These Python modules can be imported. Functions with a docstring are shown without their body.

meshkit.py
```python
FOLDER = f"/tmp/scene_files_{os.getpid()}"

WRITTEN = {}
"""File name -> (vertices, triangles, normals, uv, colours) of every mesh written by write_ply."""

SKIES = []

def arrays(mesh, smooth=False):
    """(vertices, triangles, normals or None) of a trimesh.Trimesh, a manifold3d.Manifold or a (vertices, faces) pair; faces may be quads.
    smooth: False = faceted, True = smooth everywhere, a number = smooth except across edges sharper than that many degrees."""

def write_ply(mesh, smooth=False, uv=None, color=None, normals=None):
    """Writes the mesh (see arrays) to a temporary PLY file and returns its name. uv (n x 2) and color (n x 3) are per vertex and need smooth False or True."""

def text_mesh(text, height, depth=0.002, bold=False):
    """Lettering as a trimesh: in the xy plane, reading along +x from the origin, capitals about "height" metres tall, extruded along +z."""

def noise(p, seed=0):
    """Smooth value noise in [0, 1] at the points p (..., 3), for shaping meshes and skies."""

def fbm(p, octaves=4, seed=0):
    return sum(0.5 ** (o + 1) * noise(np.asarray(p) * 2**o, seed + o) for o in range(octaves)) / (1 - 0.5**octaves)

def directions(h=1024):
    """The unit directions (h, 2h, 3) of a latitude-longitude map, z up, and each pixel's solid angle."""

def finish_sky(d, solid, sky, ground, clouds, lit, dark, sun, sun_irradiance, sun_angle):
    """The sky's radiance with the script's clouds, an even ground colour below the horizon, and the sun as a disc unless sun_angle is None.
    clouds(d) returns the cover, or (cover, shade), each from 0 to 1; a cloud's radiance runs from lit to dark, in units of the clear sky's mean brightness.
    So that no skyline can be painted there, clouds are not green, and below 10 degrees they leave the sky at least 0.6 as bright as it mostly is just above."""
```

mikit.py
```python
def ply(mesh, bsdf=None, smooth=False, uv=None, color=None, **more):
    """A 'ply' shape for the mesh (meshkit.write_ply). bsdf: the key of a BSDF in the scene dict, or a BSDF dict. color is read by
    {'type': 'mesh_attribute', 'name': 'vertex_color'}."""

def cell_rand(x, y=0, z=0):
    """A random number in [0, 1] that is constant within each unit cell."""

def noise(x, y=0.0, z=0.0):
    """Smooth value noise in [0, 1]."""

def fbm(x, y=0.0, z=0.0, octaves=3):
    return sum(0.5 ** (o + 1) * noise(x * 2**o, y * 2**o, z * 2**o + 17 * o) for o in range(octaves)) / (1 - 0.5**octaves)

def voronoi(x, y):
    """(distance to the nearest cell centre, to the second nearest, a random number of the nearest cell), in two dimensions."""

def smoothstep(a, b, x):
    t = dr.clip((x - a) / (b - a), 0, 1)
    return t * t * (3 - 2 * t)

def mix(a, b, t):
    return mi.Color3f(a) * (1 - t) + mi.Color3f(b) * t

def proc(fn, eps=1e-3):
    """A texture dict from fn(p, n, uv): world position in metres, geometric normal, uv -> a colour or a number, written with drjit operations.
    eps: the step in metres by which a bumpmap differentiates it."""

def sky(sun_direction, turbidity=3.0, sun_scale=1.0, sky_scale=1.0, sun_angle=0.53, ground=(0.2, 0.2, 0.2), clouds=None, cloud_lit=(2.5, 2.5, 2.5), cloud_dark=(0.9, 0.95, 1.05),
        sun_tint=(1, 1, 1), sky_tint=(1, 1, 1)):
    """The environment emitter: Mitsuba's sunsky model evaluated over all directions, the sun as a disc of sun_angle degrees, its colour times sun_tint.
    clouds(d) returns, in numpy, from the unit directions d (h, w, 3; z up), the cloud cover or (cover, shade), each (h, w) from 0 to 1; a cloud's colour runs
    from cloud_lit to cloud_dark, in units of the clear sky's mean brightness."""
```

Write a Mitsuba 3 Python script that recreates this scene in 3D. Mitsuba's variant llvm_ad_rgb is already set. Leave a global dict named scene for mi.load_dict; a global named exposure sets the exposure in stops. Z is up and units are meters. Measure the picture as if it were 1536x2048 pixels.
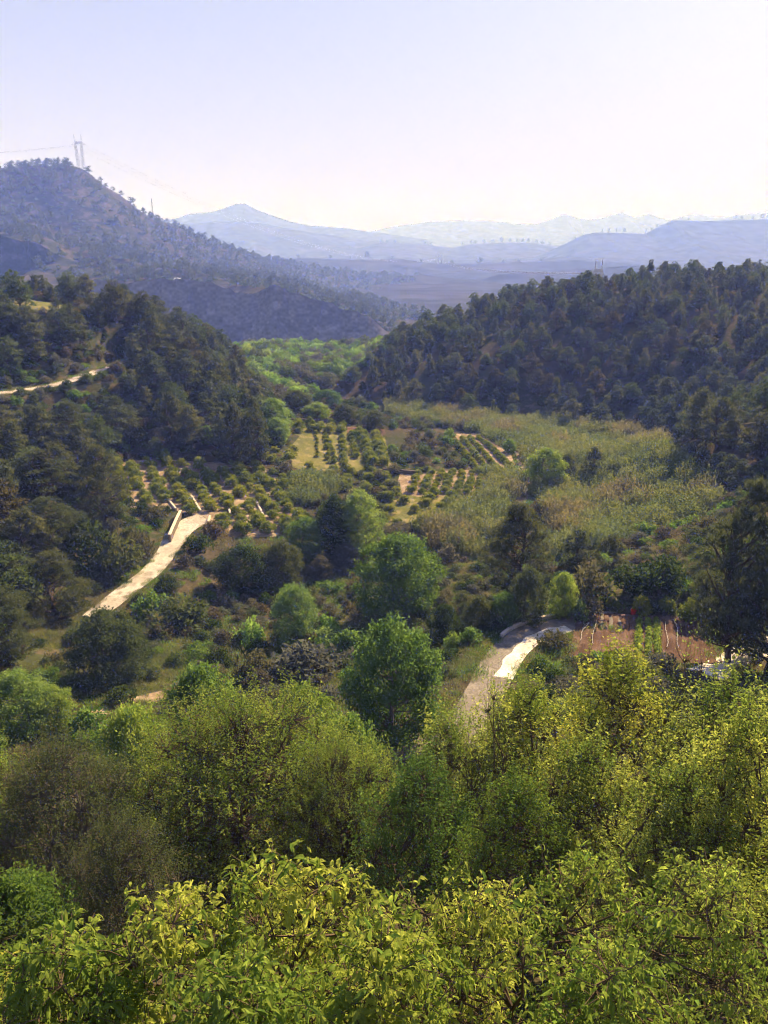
import math
import numpy as np, trimesh, mitsuba as mi, mikit, meshkit
import drjit as dr
from scipy.interpolate import RBFInterpolator, RegularGridInterpolator, CubicSpline
import shapely
from scipy.ndimage import gaussian_filter
from scipy.spatial import cKDTree, Delaunay

T = mi.ScalarTransform4f
scene, labels = {}, {}

# ------------------------------------------------------------------ camera, sky, exposure
EYE = np.array([0.0, 0.0, 40.0])
PITCH, FOCAL = math.radians(19.05), 1575.0            # focal length in pixels of the 1536 x 2048 photograph
FWD = np.array([0, math.cos(PITCH), -math.sin(PITCH)])
UP = np.array([0, math.sin(PITCH), math.cos(PITCH)])
scene['camera'] = {'type': 'perspective', 'fov': 2 * math.degrees(math.atan(768 / FOCAL)), 'fov_axis': 'x', 'near_clip': 0.05, 'far_clip': 20000.0,
                   'to_world': T().look_at(origin=EYE.tolist(), target=(EYE + FWD).tolist(), up=[0, 0, 1]), 'medium': {'type': 'ref', 'id': 'air'}}
exposure = 3.4
SUN_AZ, SUN_EL = math.radians(32), math.radians(35)
SUN = (math.sin(SUN_AZ) * math.cos(SUN_EL), math.cos(SUN_AZ) * math.cos(SUN_EL), math.sin(SUN_EL))
def veil(d):                                          # bright morning veil, thick at the horizon; unseen part overhead thinned to deepen shadows
    up = np.clip(d[..., 2], 0, 1)
    cover = 0.10 + 0.75 * (1 - up) ** 5
    toward = (d @ np.array([SUN[0], SUN[1], 0.0]) / math.cos(SUN_EL)) / np.maximum(np.hypot(d[..., 0], d[..., 1]), 1e-6)
    return cover, np.clip(0.5 - 0.5 * toward + 0.35 * up, 0, 1)
scene['sky'] = mikit.sky(SUN, turbidity=3, sky_scale=0.45, clouds=veil, cloud_lit=(1.66, 1.19, 1.04), cloud_dark=(2.55, 2.06, 2.12), sun_tint=(1.0, 0.965, 0.93), sky_tint=(1.06, 0.94, 1.10))
# the morning haze in the valley: a closed box of air round everything that is built
HAZE = 0.00017
scene['air'] = {'type': 'homogeneous', 'albedo': {'type': 'rgb', 'value': [0.78, 0.84, 0.99]}, 'sigma_t': {'type': 'rgb', 'value': [HAZE * 0.74, HAZE * 1.1, HAZE * 3.2]},
                'phase': {'type': 'isotropic'}}
scene['haze'] = {'type': 'cube', 'to_world': T().translate([0, 4800, 175]).scale([13500, 7400, 265]), 'bsdf': {'type': 'null'}, 'interior': {'type': 'ref', 'id': 'air'}}
labels['haze'] = {'kind': 'stuff', 'label': 'pale blue morning haze lying over the whole valley', 'category': 'haze'}

# ------------------------------------------------------------------ helpers
def ray(u, v):
    return FWD + (np.asarray(u, float)[..., None] - 768) / FOCAL * np.array([1.0, 0, 0]) + (1024 - np.asarray(v, float)[..., None]) / FOCAL * UP
def at_y(u, v, y):                                    # the point that stands y metres ahead
    d = ray(u, v)
    return EYE + d * (np.asarray(y, float) / d[..., 1])[..., None]
def at_z(u, v, z):                                    # the point at height z
    d = ray(u, v)
    return EYE + d * ((np.asarray(z, float) - EYE[2]) / d[..., 2])[..., None]
def project(p):
    q = np.asarray(p, float) - EYE
    w = q @ FWD
    return 768 + FOCAL * q[..., 0] / w, 1024 - FOCAL * (q @ UP) / w, w
def fbm2(x, y, scale, octaves=4, seed=0):
    return meshkit.fbm(np.stack([np.asarray(x) / scale, np.asarray(y) / scale, np.zeros_like(np.asarray(x, float))], -1), octaves, seed) - 0.5
def sstep(a, b, x):
    t = np.clip((x - a) / (b - a), 0, 1)
    return t * t * (3 - 2 * t)
COUNT = {}
def numbered(name):
    k = COUNT.get(name, 0); COUNT[name] = k + 1
    return name if k == 0 else f'{name}_{k:03d}'
def tag(key, label=None, cat=None, group=None, kind=None):
    labels[key] = {k: v for k, v in (('label', label), ('category', cat), ('group', group), ('kind', kind)) if v}
def earth_ply(mesh, look, smooth=True):
    if look not in EARTH: return mikit.ply(mesh, look, smooth=smooth)
    i = np.full(len(mesh.vertices), list(EARTH).index(look))
    if look == 'ground_mat': i[(mesh.vertices[:, 1] > 335) | (np.abs(mesh.vertices[:, 0]) > 260)] = list(EARTH).index('far_hill_mat')
    return mikit.ply(mesh, 'earth', smooth=smooth, uv=np.c_[i, np.zeros(len(mesh.vertices))])
def struct(name, mesh, bsdf, smooth=True, label=None):
    key = numbered(name)
    scene[key] = earth_ply(mesh, bsdf, smooth)
    tag(key, label, kind='structure')
    return key
def grid_mesh(X, Y, Z):
    n, m = X.shape
    i, j = np.meshgrid(np.arange(n - 1), np.arange(m - 1), indexing='ij')
    a = (i * m + j).ravel()
    f = np.vstack([np.stack([a, a + 1, a + m + 1], 1), np.stack([a, a + m + 1, a + m], 1)])
    V = np.stack([X, Y, Z], -1).reshape(-1, 3)
    t = V[f[0]]
    if np.cross(t[1] - t[0], t[2] - t[0])[2] < 0: f = f[:, ::-1]
    return trimesh.Trimesh(V, f, process=False)

# ------------------------------------------------------------------ materials
def rgb(*c): return {'type': 'rgb', 'value': list(c)}
N, FB, SS, MIX = mikit.noise, mikit.fbm, mikit.smoothstep, mikit.mix
EARTH = {   # name: (two broad tones, a patchy third tone, scales in 1/m of the broad patches, the small patches and the grain)
    'ground_mat': ((0.06, 0.052, 0.036), (0.046, 0.054, 0.025), (0.09, 0.075, 0.05), 0.06, 0.9, 4.0),
    'hill_mat': ((0.05, 0.048, 0.038), (0.038, 0.046, 0.03), (0.08, 0.07, 0.055), 0.02, 0.15, 0.7),
    'far_hill_mat': ((0.04, 0.045, 0.03), (0.05, 0.05, 0.035), (0.06, 0.055, 0.042), 0.003, 0.01, 0.03),
    'cliff_mat': ((0.125, 0.115, 0.105), (0.16, 0.145, 0.125), (0.19, 0.17, 0.15), 0.05, 0.2, 0.6),
    'orchard_soil_mat': ((0.20, 0.15, 0.10), (0.27, 0.21, 0.15), (0.35, 0.28, 0.21), 0.4, 1.1, 5.0),
    'concrete_road_mat': ((0.38, 0.345, 0.30), (0.47, 0.43, 0.385), (0.29, 0.255, 0.215), 0.35, 1.1, 6.0),
    'asphalt_mat': ((0.15, 0.135, 0.12), (0.20, 0.18, 0.16), (0.23, 0.21, 0.19), 0.4, 1.3, 8.0),
    'pale_concrete_mat': ((0.50, 0.46, 0.40), (0.66, 0.62, 0.56), (0.72, 0.68, 0.62), 0.6, 1.2, 8.0),
    'ploughed_mat': ((0.085, 0.054, 0.041), (0.12, 0.077, 0.058), (0.16, 0.11, 0.084), 0.8, 1.5, 9.0),
    'meadow_mat': ((0.12, 0.125, 0.04), (0.17, 0.16, 0.06), (0.22, 0.19, 0.09), 0.25, 0.9, 4.0),
}
def earth_col(p, n, uv):
    def col(k):
        c = mi.Color3f(0)
        for i, e in enumerate(EARTH.values()): c = dr.select(dr.abs(uv.x - i) < 0.5, mi.Color3f(e[k]), c)
        return c
    def num(k):
        c = mi.Float(0)
        for i, e in enumerate(EARTH.values()): c = dr.select(dr.abs(uv.x - i) < 0.5, e[k], c)
        return c
    s, t, g = num(3), num(4), num(5)
    c = MIX(col(0), col(1), SS(0.38, 0.62, FB(p.x * s, p.y * s, p.z * s, 3)))
    c = MIX(c, col(2), SS(0.5, 0.75, FB(p.x * t, p.y * t, p.z * t, 2)))
    return c * (0.7 + 0.6 * N(p.x * g, p.y * g, p.z * g))
scene['earth'] = {'type': 'twosided', 'bsdf': {'type': 'diffuse', 'reflectance': mikit.proc(earth_col)}}

# ------------------------------------------------------------------ terrain of the valley
ctl = []
for u, v, z in [(450,1050,3),(560,1060,3),(230,930,4),(520,930,3),(330,1000,3.5),(650,1000,1.5),(800,1060,.5),(950,1000,1),(700,900,2.5),(560,880,3),(760,860,2),
                (950,880,1),(600,800,2),(640,740,1),(560,705,0),(720,700,-1),(1000,832,-1),(1150,880,-1),(1300,900,0),(1050,1000,0),(1200,1000,-1),(1000,1100,0),
                (1150,1080,0),(1300,1020,1),(850,1080,0),(700,1100,0),(600,1130,0),(700,1230,1),(560,1250,1.5),(400,1200,1),(880,1200,2),
                (215,1215,3.2),(270,1160,3.2),(330,1100,3.2),(385,1045,3.2),
                (1150,1250,8),(1440,1290,8),(1170,1215,8),(1400,1230,8),(1250,1190,8.2),
                (1140,1243,8),(1060,1265,8.3),(1000,1310,8.8),(965,1370,9.3),(945,1430,9.8),(900,1470,10),(820,1488,10),(760,1490,9.8),(1470,1310,8.6),
                (900,1400,9),(880,1340,7),(860,1280,5),(700,1400,8),(300,1410,6),(200,1380,5),(130,1400,6),(0,1380,7),(100,1480,10),(330,1400,6.5),(100,1310,4),(20,1300,8)]:
    ctl.append(at_z(u, v, z))
for u, v, y in [(0,790,130),(210,740,149),(100,600,165),(0,610,160),(300,640,180),(400,700,190),(480,740,200),(520,720,230),
                (1300,560,280),(1000,604,268),(900,652,250),(800,696,238),(740,735,228),(1500,562,262),(1000,715,212),(1000,660,235),(1250,680,215),(1250,610,235),(1450,680,205),
                (850,758,214),(700,800,212),(850,815,203),(1200,850,182),(1480,820,130),(1250,1150,82),(1400,1060,88),(1450,1150,70)]:
    ctl.append(at_y(u, v, y))
ctl += [np.array(p, float) for p in [(-45,80,9),(-60,80,16),(-80,80,24),(-45,110,6),(-60,110,12),(-85,110,22),(-50,60,10),(-70,50,18),(-100,60,32),(-120,185,30),(-100,230,20),(-60,240,4),
        (-20,250,0),(70,140,4),(85,130,9),(100,110,14),(95,150,14),(0,30,14),(-15,30,13),(15,30,15),(30,30,17),(-30,35,13),(30,45,12),(0,20,19),(20,20,21),(-20,20,19),
        (0,10,26),(15,10,27),(-15,10,26),(0,4,32),(8,4,32),(-8,4,32),(0,.5,38.2),(0,-4,38.4),(10,-3,38),(-10,-3,38),(40,-5,36),(-40,-5,36),(40,10,28),(-40,10,28),(40,30,18),(60,50,18),
        (60,70,16),(80,80,18),(100,0,40),(-100,0,42),(0,-50,45),(150,-50,55),(-150,-50,55),(-200,100,60),(-200,200,55),(-150,300,20),(0,350,-2),(100,360,12),(0,420,-4),
        (-200,420,0),(200,420,5),(250,250,35),(250,150,45),(250,0,60),(200,330,24),(-60,300,-1),(0,300,-1),(60,330,10)]]
ctl = np.array(ctl)
_tps = RBFInterpolator(ctl[:, :2], ctl[:, 2], kernel='linear', smoothing=0.3)
def axis(lo, hi, step, far_lo, far_hi, grow=1.12):
    a = list(np.arange(lo, hi + 1e-6, step))
    s, x = step, a[-1]
    while x < far_hi: s *= grow; x += s; a.append(x)
    s, x = step, a[0]
    while x > far_lo: s *= grow; x -= s; a.insert(0, x)
    return np.array(a)
GX, GY = axis(-190, 200, 1.3, -10000, 10000), axis(-12, 330, 1.3, -1500, 11500)
_X, _Y = np.meshgrid(GX, GY, indexing='ij')
_c = np.clip(_X, -260, 300), np.clip(_Y, -60, 320)
_coarse_x, _coarse_y = np.linspace(-262, 302, 170), np.linspace(-62, 432, 150)
_cx, _cy = np.meshgrid(_coarse_x, _coarse_y, indexing='ij')
_cz = _tps(np.stack([_cx.ravel(), _cy.ravel()], 1)).reshape(_cx.shape)
from scipy.ndimage import gaussian_filter
_cz = gaussian_filter(_cz, 0.9)
Z0 = RegularGridInterpolator((_coarse_x, _coarse_y), _cz, method='linear')(np.stack([_c[0].ravel(), _c[1].ravel()], 1)).reshape(_X.shape)
_out = np.maximum(np.abs(_X - _c[0]), np.abs(_Y - _c[1]))
_far = np.where(_Y < 0, 50.0, -40.0)
Z0 = Z0 + (_far - Z0) * sstep(0, 130, _out)
_flat = sstep(60, 100, _Y) * (1 - sstep(190, 215, _Y)) * (1 - sstep(35, 60, np.abs(_X + 0.0)))     # the tilled valley bottom is smoother
_rough = 1 - 0.8 * _flat
Z0 = Z0 + _rough * sstep(8, 25, _Y) * (fbm2(_X, _Y, 22, 4, 3) * 2.6 + fbm2(_X, _Y, 5, 3, 9) * 0.7)

def smooth_line(pts, step=0.8):
    pts = np.asarray(pts, float)
    s = np.r_[0, np.cumsum(np.linalg.norm(np.diff(pts, axis=0), axis=1))]
    cs = CubicSpline(s, pts)
    return cs(np.arange(0, s[-1], step))
def carve(line, half, soft):
    """levels the ground under a road"""
    global Z0
    box = (_X > line[:, 0].min() - 20) & (_X < line[:, 0].max() + 20) & (_Y > line[:, 1].min() - 20) & (_Y < line[:, 1].max() + 20)
    d, i = cKDTree(line[:, :2]).query(np.stack([_X[box], _Y[box]], 1))
    w = 1 - sstep(half, half + soft, d)
    Z0[box] = Z0[box] * (1 - w) + line[i, 2] * w
def px_line(pts): return smooth_line([at_z(u, v, z) for u, v, z in pts])
ROAD_A = px_line([(185,1235,3.2),(215,1212,3.2),(250,1184,3.2),(288,1156,3.2),(318,1126,3.2),(338,1098,3.2),(356,1070,3.2),(376,1051,3.25),(396,1041,3.3),(412,1037,3.3)])
ROAD_B = smooth_line([at_y(u, v, y) for u, v, y in [(-120,812,122),(0,787,130),(110,770,139),(180,748,147),(225,735,156),(262,720,166)]])
ROAD_C = px_line([(1240,1236,8.0),(1140,1243,8.0),(1062,1268,8.3),(1012,1310,8.8),(978,1370,9.3),(948,1430,9.8),(895,1478,10.0),(820,1492,10.0),(740,1492,9.8),(640,1480,9.4)])
ROAD_D = px_line([(1640,1262,8.8),(1540,1290,8.7),(1480,1308,8.6),(1440,1328,8.7),(1400,1352,8.8)])
_H0 = RegularGridInterpolator((GX, GY), Z0, bounds_error=False, fill_value=0.0)
def on_ground(pts):
    q = np.array([at_y(u, v, y) for u, v, y in pts]); q[:, 2] = _H0(q[:, :2]); return q
ROAD_E = smooth_line(on_ground([(366,764,152),(392,772,149),(408,790,143),(432,812,137)]))
TRACK = px_line([(1030,900,.2),(1046,925,.2),(1052,950,.2),(1060,968,.2),(1050,990,.2),(1030,1010,.2)])
PATH = px_line([(40,1500,9.5),(100,1475,9),(190,1432,7.6),(250,1408,6.8),(330,1392,6.2)])
for ln, hw, so in ((ROAD_A, 2.6, 5), (ROAD_B, 2.2, 4), (ROAD_C, 2.8, 4), (ROAD_D, 2.6, 3), (TRACK, 1.2, 2), (PATH, 1.2, 2)):
    carve(ln, hw, so)
_box = [at_z(u, v, 8.0) for u, v in [(1120,1210),(1440,1225),(1480,1330),(1100,1345)]]
def carve_poly(poly, z, soft):
    global Z0
    pg = shapely.Polygon(np.asarray(poly)[:, :2])
    x0, y0, x1, y1 = pg.buffer(soft + 2).bounds
    box = (_X > x0) & (_X < x1) & (_Y > y0) & (_Y < y1)
    d = shapely.distance(pg, shapely.points(_X[box], _Y[box]))
    w = 1 - sstep(0, soft, d)
    Z0[box] = Z0[box] * (1 - w) + z * w
PLOT = [at_z(u, v, 7.9) for u, v in [(1152,1222),(1420,1235),(1452,1330),(1130,1330)]]
carve_poly(PLOT, 7.85, 2.5)
_H = RegularGridInterpolator((GX, GY), Z0, bounds_error=False, fill_value=0.0)
def H(x, y): return _H(np.stack([np.asarray(x, float), np.asarray(y, float)], -1))
struct('ground', grid_mesh(_X, _Y, Z0), 'ground_mat', label='earth and dry grass slopes and floor of the valley')

def hit(u, v, far=420.0):
    """where the view through pixel (u, v) meets the valley's ground"""
    d = ray(u, v)
    s = np.geomspace(8, far, 1500)
    p = EYE + d * s[:, None]
    below = p[:, 2] < H(p[:, 0], p[:, 1])
    return p[np.argmax(below)] if below.any() else None
# ------------------------------------------------------------------ sheets lying on the ground: roads, tracks, tilled fields
def drape(name, poly, bsdf, lift=0.03, res=0.9, label=None):
    pg = shapely.Polygon(np.asarray(poly)[:, :2]).buffer(0)
    edge = np.array(shapely.segmentize(pg.exterior, res).coords)[:-1]
    x0, y0, x1, y1 = pg.bounds
    gx, gy = np.meshgrid(np.arange(x0, x1, res), np.arange(y0, y1, res))
    q = np.stack([gx.ravel(), gy.ravel()], 1)
    q = q[shapely.contains_xy(pg.buffer(-0.4 * res), q[:, 0], q[:, 1])]
    p = np.vstack([edge, q])
    t = Delaunay(p).simplices
    c = p[t].mean(1)
    t = t[shapely.contains_xy(pg, c[:, 0], c[:, 1])]
    V = np.c_[p, H(p[:, 0], p[:, 1]) + lift]
    a, b = V[t[:, 1]] - V[t[:, 0]], V[t[:, 2]] - V[t[:, 0]]
    t[np.cross(a, b)[:, 2] < 0] = t[np.cross(a, b)[:, 2] < 0][:, ::-1]
    return struct(name, trimesh.Trimesh(V, t, process=False), bsdf, label=label)
def ribbon(line, half, wob=0.25, seed=0):
    t = np.gradient(line[:, :2], axis=0); t /= np.linalg.norm(t, axis=1, keepdims=True)
    nrm = np.stack([-t[:, 1], t[:, 0]], 1)
    wl, wr = (half + wob * 2 * fbm2(line[:, 0] + s, line[:, 1], 2.5, 3, seed + s) for s in (1, 7))
    return np.vstack([line[:, :2] + nrm * wl[:, None], (line[:, :2] - nrm * wr[:, None])[::-1]])
def px_poly(pts, z):
    return [at_z(u, v, z) for u, v in pts]
drape('road', ribbon(ROAD_A, np.interp(np.arange(len(ROAD_A)) / len(ROAD_A), [0, 0.6, 0.85, 1], [1.25, 1.35, 1.9, 2.3]), 0.2, 1), 'concrete_road_mat', 0.06, 0.7, 'pale concrete track climbing to the lower orchard')
drape('road', ribbon(ROAD_B, 1.5, 0.3, 2), 'concrete_road_mat', 0.06, 0.7, 'pale track on the left pine slope')
drape('road', ribbon(ROAD_C, 1.45, 0.12, 3), 'asphalt_mat', 0.06, 0.7, 'grey tarmac lane bending past the vegetable plot')
drape('road', ribbon(ROAD_D, 1.5, 0.25, 4), 'pale_concrete_mat', 0.06, 0.7, 'sunlit pale yard at the right edge beyond the walnut tops')
drape('road', ribbon(ROAD_E, 1.0, 0.25, 5), 'ploughed_mat', 0.06, 0.7, 'short brown bend of track between pines')
drape('path', ribbon(TRACK, 1.0, 0.4, 6), 'orchard_soil_mat', 0.05, 0.6, 'pale dirt path through the reeds')
drape('path', ribbon(PATH, 0.7, 0.4, 7), 'orchard_soil_mat', 0.05, 0.6, 'dirt footpath on the lower left slope')

# ------------------------------------------------------------------ hills
def hill_grid(name, rbf_pts, xs, ys, label, noise_amp, mask=None):
    pts = np.array(rbf_pts)
    f = RBFInterpolator(pts[:, :2], pts[:, 2], kernel='linear', smoothing=1.0)
    cx, cy = np.linspace(xs[0], xs[-1], 90), np.linspace(ys[0], ys[-1], 110)
    CX, CY = np.meshgrid(cx, cy, indexing='ij')
    z = gaussian_filter(f(np.stack([CX.ravel(), CY.ravel()], 1)).reshape(CX.shape), 1.2)
    X, Y = np.meshgrid(xs, ys, indexing='ij')
    Z = RegularGridInterpolator((cx, cy), z)(np.stack([X, Y], -1))
    gul = 1 - 2 * np.abs(meshkit.fbm(np.stack([(X + 0.7 * Y) / 110, (Y - 0.7 * X) / 300, 0 * X], -1), 3, 5) - 0.5) * 2
    Z = Z + noise_amp * (-15 * gul * 0.8 + fbm2(X, Y, 100, 5, 11) * 14 + fbm2(X, Y, 22, 3, 4) * 5)
    if mask is not None: Z = mask(X, Y, Z)
    struct(name, grid_mesh(X, Y, Z), 'hill_mat', label=label)
    return RegularGridInterpolator((xs, ys), Z, bounds_error=False, fill_value=-99)
MK = 1.75
mtn = [at_y(u, v, y * MK) for u, v, y in [(-200,400,560),(0,328,600),(60,318,610),(110,308,620),(150,312,622),(180,335,630),(250,398,660),(340,440,720),(480,494,800),(640,532,900),(820,547,1000),(960,567,1050),
       (100,400,540),(200,430,560),(0,430,500),(350,500,620),(250,520,500),(500,540,640),(640,570,760),(800,590,860),(100,455,440),(0,455,430),(190,490,440),
       (310,552,316),(420,560,316),(480,583,316),(540,574,316),(640,602,316),(700,627,316),(760,652,316),(200,548,335),(100,556,340),(0,552,340),(-150,552,340),
       (420,546,400),(560,566,440),(700,590,560),(800,622,600),(880,604,800),(1000,600,900),(1100,620,900)]]
mtn += [np.array(p, float) for p in [(-520,1400,30),(-260,1750,-50),(175,2190,-80),(0,2010,-75),(-420,1225,75),(-790,1085,35),(-790,700,25),(315,1750,-75),(230,1400,-60),(105,875,-45),(105,700,-42),(35,580,-38),(350,2190,-90)]]
def mtn_mask(X, Y, Z):
    crag_y = 686 + 18 * fbm2(X, Y, 12, 3, 21)
    inside = (1 - sstep(-290, -272, X))
    drop = inside * (1 - sstep(0, 9, Y - crag_y)) * sstep(-120, -35, Y - crag_y) * 27
    up = inside * sstep(0, 10, Y - crag_y) * (1 - sstep(35, 105, Y - crag_y)) * 8
    Z = Z - drop + up
    front = 546 + 8 * fbm2(X, X * 0, 10, 3, 31)
    return np.where(Y < front, np.minimum(Z, -42), Z)
H_MTN = hill_grid('hill', mtn, np.arange(-820, 350, 4.6), np.arange(525, 2200, 5.2), 'steep left mountain with scrub gullies and pines', 0.75, mtn_mask)

# the eroded cliff below it, across the valley mouth
top = np.array([at_y(u, v, 535) for u, v in [(180,560),(250,560),(310,553),(360,556),(420,561),(470,586),(505,582),(540,572),(580,580),(640,601),(700,626),(740,640),(775,662),(800,690)]])
cs, ct = np.meshgrid(np.linspace(top[0, 0], top[-1, 0], 300), np.linspace(0, 1, 70), indexing='ij')
zt = np.interp(cs, top[:, 0], top[:, 2]) + fbm2(cs, cs * 0, 14, 4, 2) * 9
cz = -45 + (zt + 45) * ct
flute = np.abs(meshkit.fbm(np.stack([cs / 22, cz / 90, 0 * cs], -1), 4, 8) - 0.5) * 8 + (meshkit.fbm(np.stack([cs / 6, cz / 12, 0 * cs + 3], -1), 3, 8) - 0.5) * 1.6
buttress = 16 * np.exp(-((cs - at_y(548, 600, 535)[0]) / 12) ** 2) * (1 - 0.8 * ct)
cyy = 515 + 24 * ct ** 1.3 + flute - buttress
struct('cliff', grid_mesh(cs, cyy, cz), 'cliff_mat', label='grey eroded cliff across the valley mouth')
def ridge_hill(prof, y0, depth, base, label, amp=1.0, seed=0):
    p = np.array([at_y(u, v, y0) for u, v in prof])
    x = np.linspace(p[0, 0], p[-1, 0], 420)
    zr = CubicSpline(p[:, 0], p[:, 2])(x) if len(p) > 20 else np.interp(x, p[:, 0], p[:, 2])
    t = np.r_[np.linspace(-0.6, 0, 7)[:-1], np.linspace(0, 1, 40)]
    X, Tt = np.meshgrid(x, t, indexing='ij')
    fall = np.where(Tt >= 0, (1 - Tt) ** 1.25, 1 - 1.6 * np.abs(Tt))
    Y = y0 - Tt * depth
    hgt = np.maximum(zr[:, None] - base, 1)
    Z = base + hgt * fall + amp * (np.abs(fbm2(X, Y * 0.5, depth / 3, 4, seed)) * -0.9 * hgt * np.clip(np.abs(Tt) * 4, 0, 1) + fbm2(X, Y, 90, 4, seed) * 0.05 * hgt)
    struct('hill', grid_mesh(X, Y, Z), 'far_hill_mat', label=label)
    return lambda q: np.interp(q, x, Z[:, 6])
RID = {}
RID['low'] = ridge_hill([(420,560),(560,520),(600,516),(720,520),(800,518),(850,526),(950,528),(1050,524),(1150,520),(1300,530),(1500,560)], 2300, 460, -60, 'low hazy ridge behind the foot of the mountain', 1, 3)
RID['spur'] = ridge_hill([(480,600),(600,575),(700,562),(780,556),(840,548),(900,556),(960,560),(1000,548),(1100,543),(1250,532),(1400,540),(1650,560)], 1700, 380, -62, 'low blue spurs beyond the foot of the mountain', 1, 21)
RID['plain'] = ridge_hill([(700,540),(800,531),(870,527),(960,525),(1060,521),(1130,513),(1200,515),(1300,520),(1500,530),(1700,540)], 3000, 600, -62, 'low wooded rise on the hazy plain', 1, 23)
RID['mid'] = ridge_hill([(560,540),(700,500),(760,486),(800,487),(850,489),(905,496),(930,490),(1000,486),(1060,486),(1120,492),(1250,500),(1400,530)], 4300, 900, -60, 'hazy wooded ridge in the middle distance', 1, 5)
RID['pale'] = ridge_hill([(200,470),(340,450),(400,447),(440,443),(520,446),(560,455),(640,468),(720,480),(800,488),(900,500)], 4700, 1200, -60, 'pale hazy foothill below the pointed peak', 1, 7)
RID['right'] = ridge_hill([(1060,520),(1120,492),(1170,469),(1200,465),(1290,468),(1320,452),(1345,441),(1400,443),(1440,441),(1536,438),(1700,430),(1900,440)], 3700, 900, -60, 'long blue hill with single trees on its crest at right', 0.8, 9)
RID['peak'] = ridge_hill([(120,470),(250,450),(310,442),(350,437),(380,428),(420,424),(450,416),(470,408),(490,408),(515,421),(540,430),(580,444),(620,451),(700,458),(760,466),(860,480)], 6000, 1500, -60, 'pointed hazy peak left of the gap', 0.8, 11)
RID['range'] = ridge_hill([(640,480),(740,463),(790,453),(850,445),(920,442),(1000,444),(1070,448),(1100,440),(1130,430),(1155,436),(1200,437),(1218,432),(1242,426),(1270,434),(1292,429),(1330,439),(1380,430),(1430,434),(1480,430),(1600,425),(1800,440)], 9500, 2200, -60, 'faint far mountain range on the horizon', 0.8, 13)

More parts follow.
